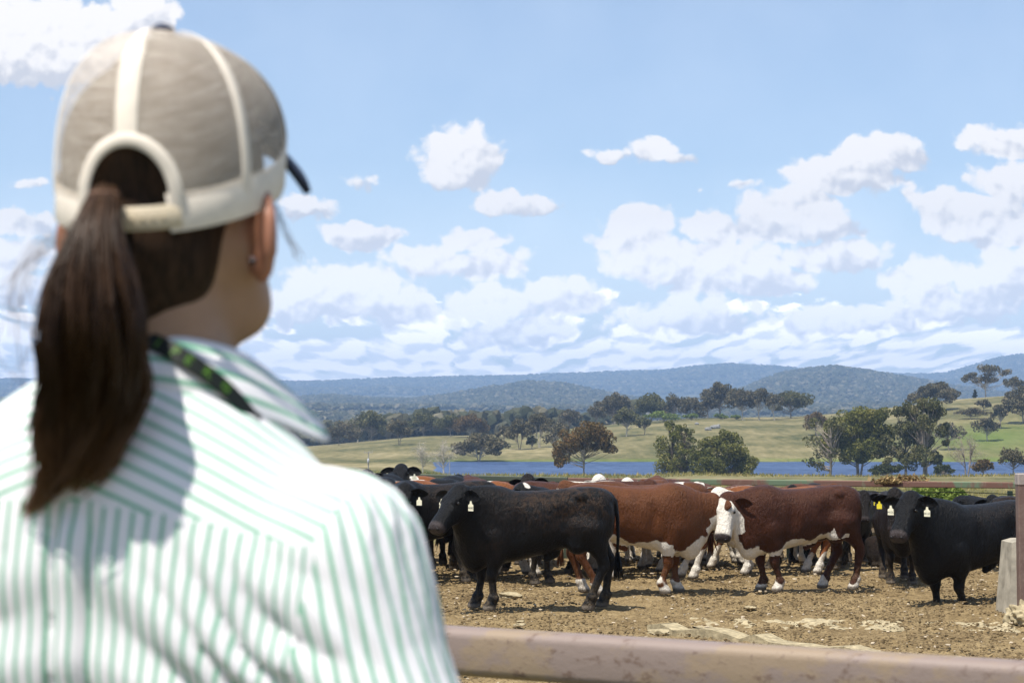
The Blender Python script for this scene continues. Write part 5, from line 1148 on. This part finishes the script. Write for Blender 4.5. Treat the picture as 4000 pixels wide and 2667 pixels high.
Fq = np.concatenate([np.stack([i, i + 1, i + 1 + k, i + k], -1), np.stack([i + 2 * k, i + 3 * k, i + 1 + 3 * k, i + 1 + 2 * k], -1), np.stack([i, i + 2 * k, i + 1 + 2 * k, i + 1], -1), np.stack([i + k, i + 1 + k, i + 1 + 3 * k, i + 3 * k], -1)])
lan = mesh('lanyard', V, [Fq], M_lan, proot, smooth=False)
M_lime = simple('lime_print', (.07, .17, .01), .5, .4, .1, 40)
def text_mesh(body, size):
    cu = bpy.data.curves.new('t', 'FONT'); cu.body = body; cu.size = size; cu.align_x = 'CENTER'; cu.align_y = 'CENTER'; cu.resolution_u = 2; cu.offset = size * .02
    t0 = bpy.data.objects.new('t', cu); COL.objects.link(t0); bpy.context.view_layer.update(); me = bpy.data.meshes.new_from_object(t0.evaluated_get(bpy.context.evaluated_depsgraph_get())); bpy.data.objects.remove(t0); return me
for ch, f in zip('IPEKG', (.40, .49, .58, .68, .78)):
    i_ = int(f * 39); me = text_mesh(ch, .0120); me.materials.append(M_lime); o = bpy.data.objects.new('lettering', me); COL.objects.link(o); o.parent = lan
    yv = -wv_[i_] ; xv = tg[i_]; zv = np.cross(xv, yv)
    if zv @ out[i_] < 0: yv = -yv; zv = -zv
    M_ = Matrix(np.stack([xv, yv, zv], 1).tolist()).to_4x4(); M_.translation = Vector((lp[i_] + out[i_] * .0020).tolist()); o.matrix_local = M_
# --- hair: skull hair under the cap and ponytail
m, t = material('brown_hair', .42, .22); hv = attr(t, 'tip'); ht_ = attr(t, 'tone')
hcol = t.mix(ht_, (.020, .010, .005), (.078, .038, .017)); hcol = t.mix(hv, hcol, (.26, .13, .06)); t.l.new(hcol, t.b.inputs['Base Color']); M_hair = m  # brown tips, with the lit look of the ends put into the colour
m, t = material('hair_base', .6, .12); sn = t.noise(t.mapping(t.obj, scale=(220, 220, 30), rot=(.5, 0, 0)), 1, 4, .6)
t.l.new(t.mix(t.mapr(sn, .3, .7), (.012, .007, .004), (.050, .027, .015)), t.b.inputs['Base Color']); bump(t, sn, .8, .003); M_hbase = m
def hair_sdf(p):
    q = p2h(p); d = ellip(q, (0, -.007, 1.580), (.0790, .0945, .0860)); d = smin(d, ellip(q, (0, -.043, 1.498), (.062, .046, .062)), .03)
    d = smin(d, cone(q, (0, -.060, 1.50), (0, -.056, 1.436), .040, .020), .02)
    cut = q[:, 1] - .012 + (1.525 - q[:, 2]) * .66 - .004 * np.sin(q[:, 2] * 300); return smax(d, np.minimum(cut, 1.540 - q[:, 2]), .01)
V, F = surf_net(hair_sdf, (-.12, -.15, 1.40), (.12, .12, 1.68), .004); hair = mesh('hair', V, [F], M_hbase, proot)
PT = np.array([ # px, py, D, half width px, half depth m
 (415, 742, 1.362, 42, .012), (402, 800, 1.338, 62, .016), (385, 880, 1.325, 92, .020), (372, 980, 1.318, 135, .025), (368, 1100, 1.314, 180, .030), (372, 1250, 1.312, 215, .034), (366, 1400, 1.320, 222, .036),
 (342, 1550, 1.332, 208, .034), (305, 1700, 1.338, 172, .030), (262, 1820, 1.343, 130, .024), (205, 1920, 1.350, 88, .017), (140, 1990, 1.356, 45, .010), (108, 2035, 1.360, 14, .004)], float)
CP = np.array([pl(a_, b_, c_) for a_, b_, c_, _, _ in PT]); sP = np.concatenate([[0], np.cumsum(np.linalg.norm(np.diff(CP, axis=0), axis=1))]); sP /= sP[-1]
lat = np.array([math.cos(YAW), math.sin(YAW), 0]); dep = np.array([-math.sin(YAW), math.cos(YAW), 0])   # across and along the line of sight
hwid = PT[:, 3] / FPX * PT[:, 2] * .88
def pony(a_, b_, s_):
    c = np.stack([np.interp(s_, sP, CP[:, i_]) for i_ in range(3)], -1); return c + (a_ * np.interp(s_, sP, hwid))[..., None] * lat + (b_ * np.interp(s_, sP, PT[:, 4]))[..., None] * dep
r = np.random.default_rng(12); NS, KS = 2600, 18; mb = MB(); tips = []; tones = []
for i_ in range(NS):
    a0, r0 = r.uniform(0, 2 * math.pi), math.sqrt(r.uniform(0, 1)); a1, b1 = r0 * math.cos(a0), r0 * math.sin(a0)
    gx_ = (a1 + 1) * 5.5; cl_ = int(gx_) + 12 * int((b1 + 1) * 2.5); hsh = lambda k_: (math.sin((cl_ + k_) * 12.9898) * 43758.5) % 1.; ck, c2_, c3_ = hsh(0), hsh(7.3), hsh(3.1)
    end = (.72 + .28 * ck) * (.93 + .07 * r.uniform())
    if a1 > .15: end = min(end, .72 + .13 * c2_ + .05 * r.uniform())
    s_ = np.linspace(0, end, KS); cx = (int(gx_) + .5) / 5.5 - 1 + (c2_ - .5) * .16
    pull = np.clip((s_ - .18) * 1.3, 0, .62 + .25 * c3_); wob = np.clip(s_ * 1.6 - .2, 0, 1)
    aa = a1 * (1 - pull) + cx * pull + wob * (.13 * np.sin(s_ * (9 + 7 * ck) + c2_ * 9) + .05 * np.sin(s_ * 23 + c3_ * 9)); bb = b1 * (1 - .3 * pull) + wob * (.35 * np.sin(s_ * 8 + ck * 6) + (c3_ - .5) * .7)
    if a1 > .72: aa = aa + np.clip(s_ - .50, 0, 1) * (1.1 + 1.2 * ck)                 # right hand wisps sweep outwards
    P_ = pony(aa, bb, s_) + r.normal(0, .0008, (1, 3)) + (np.cumsum(r.normal(0, .00075, (KS, 3)), 0))
    rad = .00085 * (1 - .55 * np.linspace(0, 1, KS) ** 2); mb.tube(P_, rad, 3, cap=False)
    tips.append(np.repeat(np.clip((s_ - .66) * 2.8, 0, 1) * (.15 + .85 * ck ** 2), 3)); tones.append(np.full(KS * 3, np.clip(ck * .7 + r.uniform(0, .35), 0, 1)))
mb.build('ponytail', M_hair, hair, True, attrs={'tip': np.concatenate(tips), 'tone': np.concatenate(tones)})
mb = MB(); s_ = np.linspace(0.02, .90, 24); k = 16; rows = []   # the dense core of the tail
for ss in s_:
    an = np.arange(k) * 2 * math.pi / k; rows.append(pony(np.cos(an) * .80 * (1 if ss < .6 else 1 - (ss - .6) * 1.9), np.sin(an) * .7, np.full(k, ss)))
Vc = np.concatenate(rows); i = np.arange(23)[:, None] * k; j = np.arange(k)[None]; j2 = (j + 1) % k
mesh('ponytail_core', Vc, [np.stack([i + j, i + j2, i + k + j2, i + k + j], -1).reshape(-1, 4)], M_hbase, hair)
mb = MB()   # loose flyaway hairs
for q_ in range(15):
    j_ = r.normal(0, 1, 6) * 16; base_ = (310 + r.uniform(-40, 60), 880 + r.uniform(-30, 80))
    P3 = [pl(base_[0], base_[1], 1.33), pl(170 + j_[0] * 1.5, 960 + j_[1], 1.33), pl(70 + j_[2] * 2.2, 1110 + j_[3] * 2, 1.33), pl(60 + j_[4] * 3, 1290 + j_[5] * 3, 1.33), pl(120 + j_[0] * 3, 1480 + j_[3] * 4, 1.33)][: (5 if q_ % 2 else 4)]
    P_ = polyline(P3, 16); mb.tube(P_, [.00022] * 16, 3, cap=False)
for q_ in range(8):
    j_ = r.normal(0, 1, 4) * 14; P_ = polyline([pl(1080 + j_[0] * .4, 800, 1.45), pl(1120 + j_[1] * .8, 900, 1.45), pl(1170 + j_[2] * 1.4, 1000 + j_[3], 1.45)], 8); mb.tube(P_, [.00025] * 8, 3, cap=False)
nvt = sum(len(a_) for a_ in mb.v); tag(mb.build('loose_strands', M_hair, hair, True, attrs={'tip': np.full(nvt, .3), 'tone': np.full(nvt, .5)}), kind='stuff')
mb = MB(); rg = [pony(np.cos(a_ := np.linspace(0, 2 * math.pi, 25)) * 1.05, np.sin(a_) * 1.1, np.full(25, .045))]; mb.tube(rg[0], .0035, 6); mb.build('hair_tie', simple('hair_tie_brown', (.10, .055, .035), .8, .2), hair, True)
# --- cap
CA, CB, CZT = .0915, .112, 1.686; CCX, CCY = .003, .004
def rim(al): y_ = CCY - CB * np.cos(al); return 1.512 + (y_ + .105) * .40 + np.maximum(y_, 0) * .16
def dome(al, t_, off=0.):
    al = np.asarray(al, float); t_ = np.asarray(t_, float); rho = (1 - np.clip(t_, 0, 1) ** 3) ** (1 / 2.25) * (1 - .045 * np.clip(1 - t_ / .25, 0, 1) ** 2); rho = np.maximum(rho, 0)
    z = rim(al) + (CZT - rim(al)) * t_; nx, ny = np.sin(al), -np.cos(al); fr = np.clip(ny, 0, 1); nx = np.sign(nx) * np.abs(nx) ** (1 - .22 * np.sqrt(fr))
    P_ = np.stack([CCX + (CA * rho + off) * nx - .006 * t_ ** 2, CCY + (CB * rho + off) * ny - .012 * t_ ** 2, z + off * t_ ** 3], -1); return c2p(P_)
def hgt(al, t_): return (CZT - rim(al)) * t_ * 1.05
NA, NTT = 360, 96; al = np.linspace(-math.pi, math.pi, NA + 1); tt = np.linspace(0, 1, NTT) ** .8; AL, TTm = np.meshgrid(al, tt)
Vd = dome(AL, TTm).reshape(-1, 3); idx = np.arange(NA * 0 + Vd.shape[0]).reshape(NTT, NA + 1); Fd = np.stack([idx[:-1, :-1], idx[:-1, 1:], idx[1:, 1:], idx[1:, :-1]], -1).reshape(-1, 4)
ac = ((AL[:-1, :-1] + AL[1:, 1:]) / 2).ravel(); tcn = ((TTm[:-1, :-1] + TTm[1:, 1:]) / 2).ravel(); sarc = ac * .100; hh_ = hgt(ac, tcn)
OW, OH0, OH1 = .0370, .020, .050
inside = ((sarc / OW) ** 2 + (np.maximum(hh_ - OH0, 0) / OH1) ** 2 < 1) & (hh_ > -.01)
front = np.abs(ac) > R(121)
m, t = material('cap_mesh', .75, .25); cu_, cv_ = attr(t, 'cu'), attr(t, 'cv')
fa = t.math('ABSOLUTE', t.math('SUBTRACT', t.math('FRACT', t.math('DIVIDE', cu_, .0024)), .5)); fb = t.math('ABSOLUTE', t.math('SUBTRACT', t.math('FRACT', t.math('DIVIDE', cv_, .0022)), .5))
hole = t.math('MULTIPLY', t.math('LESS_THAN', fa, .40), t.math('LESS_THAN', fb, .36))
t.l.new(t.mix(t.mapr(t.noise(t.comb(t.math('MULTIPLY', cu_, 22.), t.math('MULTIPLY', cv_, 260.), 0.), 1, 4, .7), .35, .65), (.54, .45, .355), (.95, .83, .69)), t.b.inputs['Base Color']); tp = t.new('ShaderNodeBsdfTransparent'); mx = t.new('ShaderNodeMixShader'); t.l.new(hole, mx.inputs[0]); t.l.new(t.b.outputs[0], mx.inputs[1]); t.l.new(tp.outputs[0], mx.inputs[2]); t.l.new(mx.outputs[0], t.n['Material Output'].inputs[0]); M_capm = m
M_cream = simple('cap_cream_tape', (.74, .66, .55), .75, .2, .08, 60); M_navy = simple('cap_navy', (.018, .026, .055), .7, .3, .2, 40); M_strap = simple('cap_strap', (.55, .46, .32), .5, .4, .08, 40)
cu2 = (AL * .1).ravel(); cv2 = hgt(AL, TTm).ravel()
cap = mesh('cap', Vd, [Fd[~inside & ~front]], M_capm, proot, attrs={'cu': cu2, 'cv': cv2})
fV = dome(AL, TTm, .0006).reshape(-1, 3); mesh('front_panel', fV, [Fd[front]], M_navy, cap)
def strip(name, al_, t_, w, off, mat, parent=cap):
    """tape of width w along the line (al_, t_) on the dome"""
    P_ = dome(al_, t_, off); Pi = dome(al_, t_, off - .004); nr = P_ - Pi; nr /= np.linalg.norm(nr, axis=1)[:, None] + 1e-9; tg_ = np.gradient(P_, axis=0); sd = np.cross(nr, tg_); sd /= np.linalg.norm(sd, axis=1)[:, None] + 1e-9
    n = len(P_); w = np.broadcast_to(w, (n,)); prof = [(-.5, -.0006), (-.47, .0), (0, .0002), (.47, .0), (.5, -.0006)]
    S_ = np.stack([P_ + sd * (w * a_)[:, None] + nr * b_ for a_, b_ in prof]); idx = np.arange(5 * n).reshape(5, n)
    return mesh(name, S_.reshape(-1, 3), [np.stack([idx[:-1, :-1], idx[:-1, 1:], idx[1:, 1:], idx[1:, :-1]], -1).reshape(-1, 4)], mat, parent)
t_top = float((OH0 + OH1) / ((CZT - rim(0.)) * 1.05))
for a_, t0_ in ((0, t_top + .03), (60, 0), (-60, 0), (121, 0), (-121, 0)):
    tt_ = np.linspace(t0_, .985, 50); strip('seam_tape', np.full(50, R(a_)), tt_, .0155 * np.clip((1.03 - tt_) * 5, .25, 1) * (1.15 if a_ == 0 else .66), .0009, M_cream)
an = np.linspace(0, math.pi, 60); ha = OH0 + (OH1 + .005) * np.sin(an); aa = -(OW + .005) * np.cos(an) / .100
aa = np.concatenate([[aa[0]] * 6, aa, [aa[-1]] * 6]); ha = np.concatenate([np.linspace(.0, OH0 * .9, 6), ha, np.linspace(OH0 * .9, .0, 6)])
strip('opening_binding', aa, ha / ((CZT - rim(aa)) * 1.05), .0112, .0018, M_cream)
a_b = np.linspace(R(20), R(340), 200); strip('lower_band', a_b, np.full(200, .012 / .165), .030, .0014, M_cream)
ab = np.linspace(-R(26), R(26), 40); strip('strap', ab, np.full(40, .0095 / .165), .0185, .0030, M_strap)
mb = MB(); v_, f_ = ICO
for k_ in range(7): P_ = dome(np.array([R(-12 + k_ * 5.)]), np.array([.0095 / .165]), .0040)[0]; mb.add(P_ + v_ * .0016, f_)
mb.build('strap_studs', M_strap, cap, True)
V_, F_ = ICO; bt = c2p(np.array([CCX - .006, CCY - .012, CZT + .002])); mb = MB(); mb.tube([bt + [0, 0, -.003], bt + [0, 0, .003], bt + [0, 0, .006]], [.0105, .0095, .004], 16); mb.build('button', M_navy, cap, True)
# visor
be = np.linspace(-R(60), R(60), 50); vs = np.linspace(0, 1, 14)[:, None]; bx = CCX + CA * .97 * np.sign(be) * np.abs(np.sin(be)) ** .85; by = CCY + CB * .97 * np.cos(be); ln = .072 * np.cos(be * 1.0) ** .45
ox = bx + np.sin(be) * .014 ; X_ = bx + (ox - bx) * vs; Y_ = by + ln * vs; Z_ = rim(math.pi - be) + .014 - .004 * vs - (X_ / .09) ** 2 * (.008 + .018 * vs)
idx = np.arange(14 * 50).reshape(14, 50); vo = mesh('visor', c2p(np.stack([X_, Y_, Z_], -1)).reshape(-1, 3), [np.stack([idx[:-1, :-1], idx[:-1, 1:], idx[1:, 1:], idx[1:, :-1]], -1).reshape(-1, 4)], M_navy, cap); md = vo.modifiers.new('thickness', 'SOLIDIFY'); md.thickness = .0065
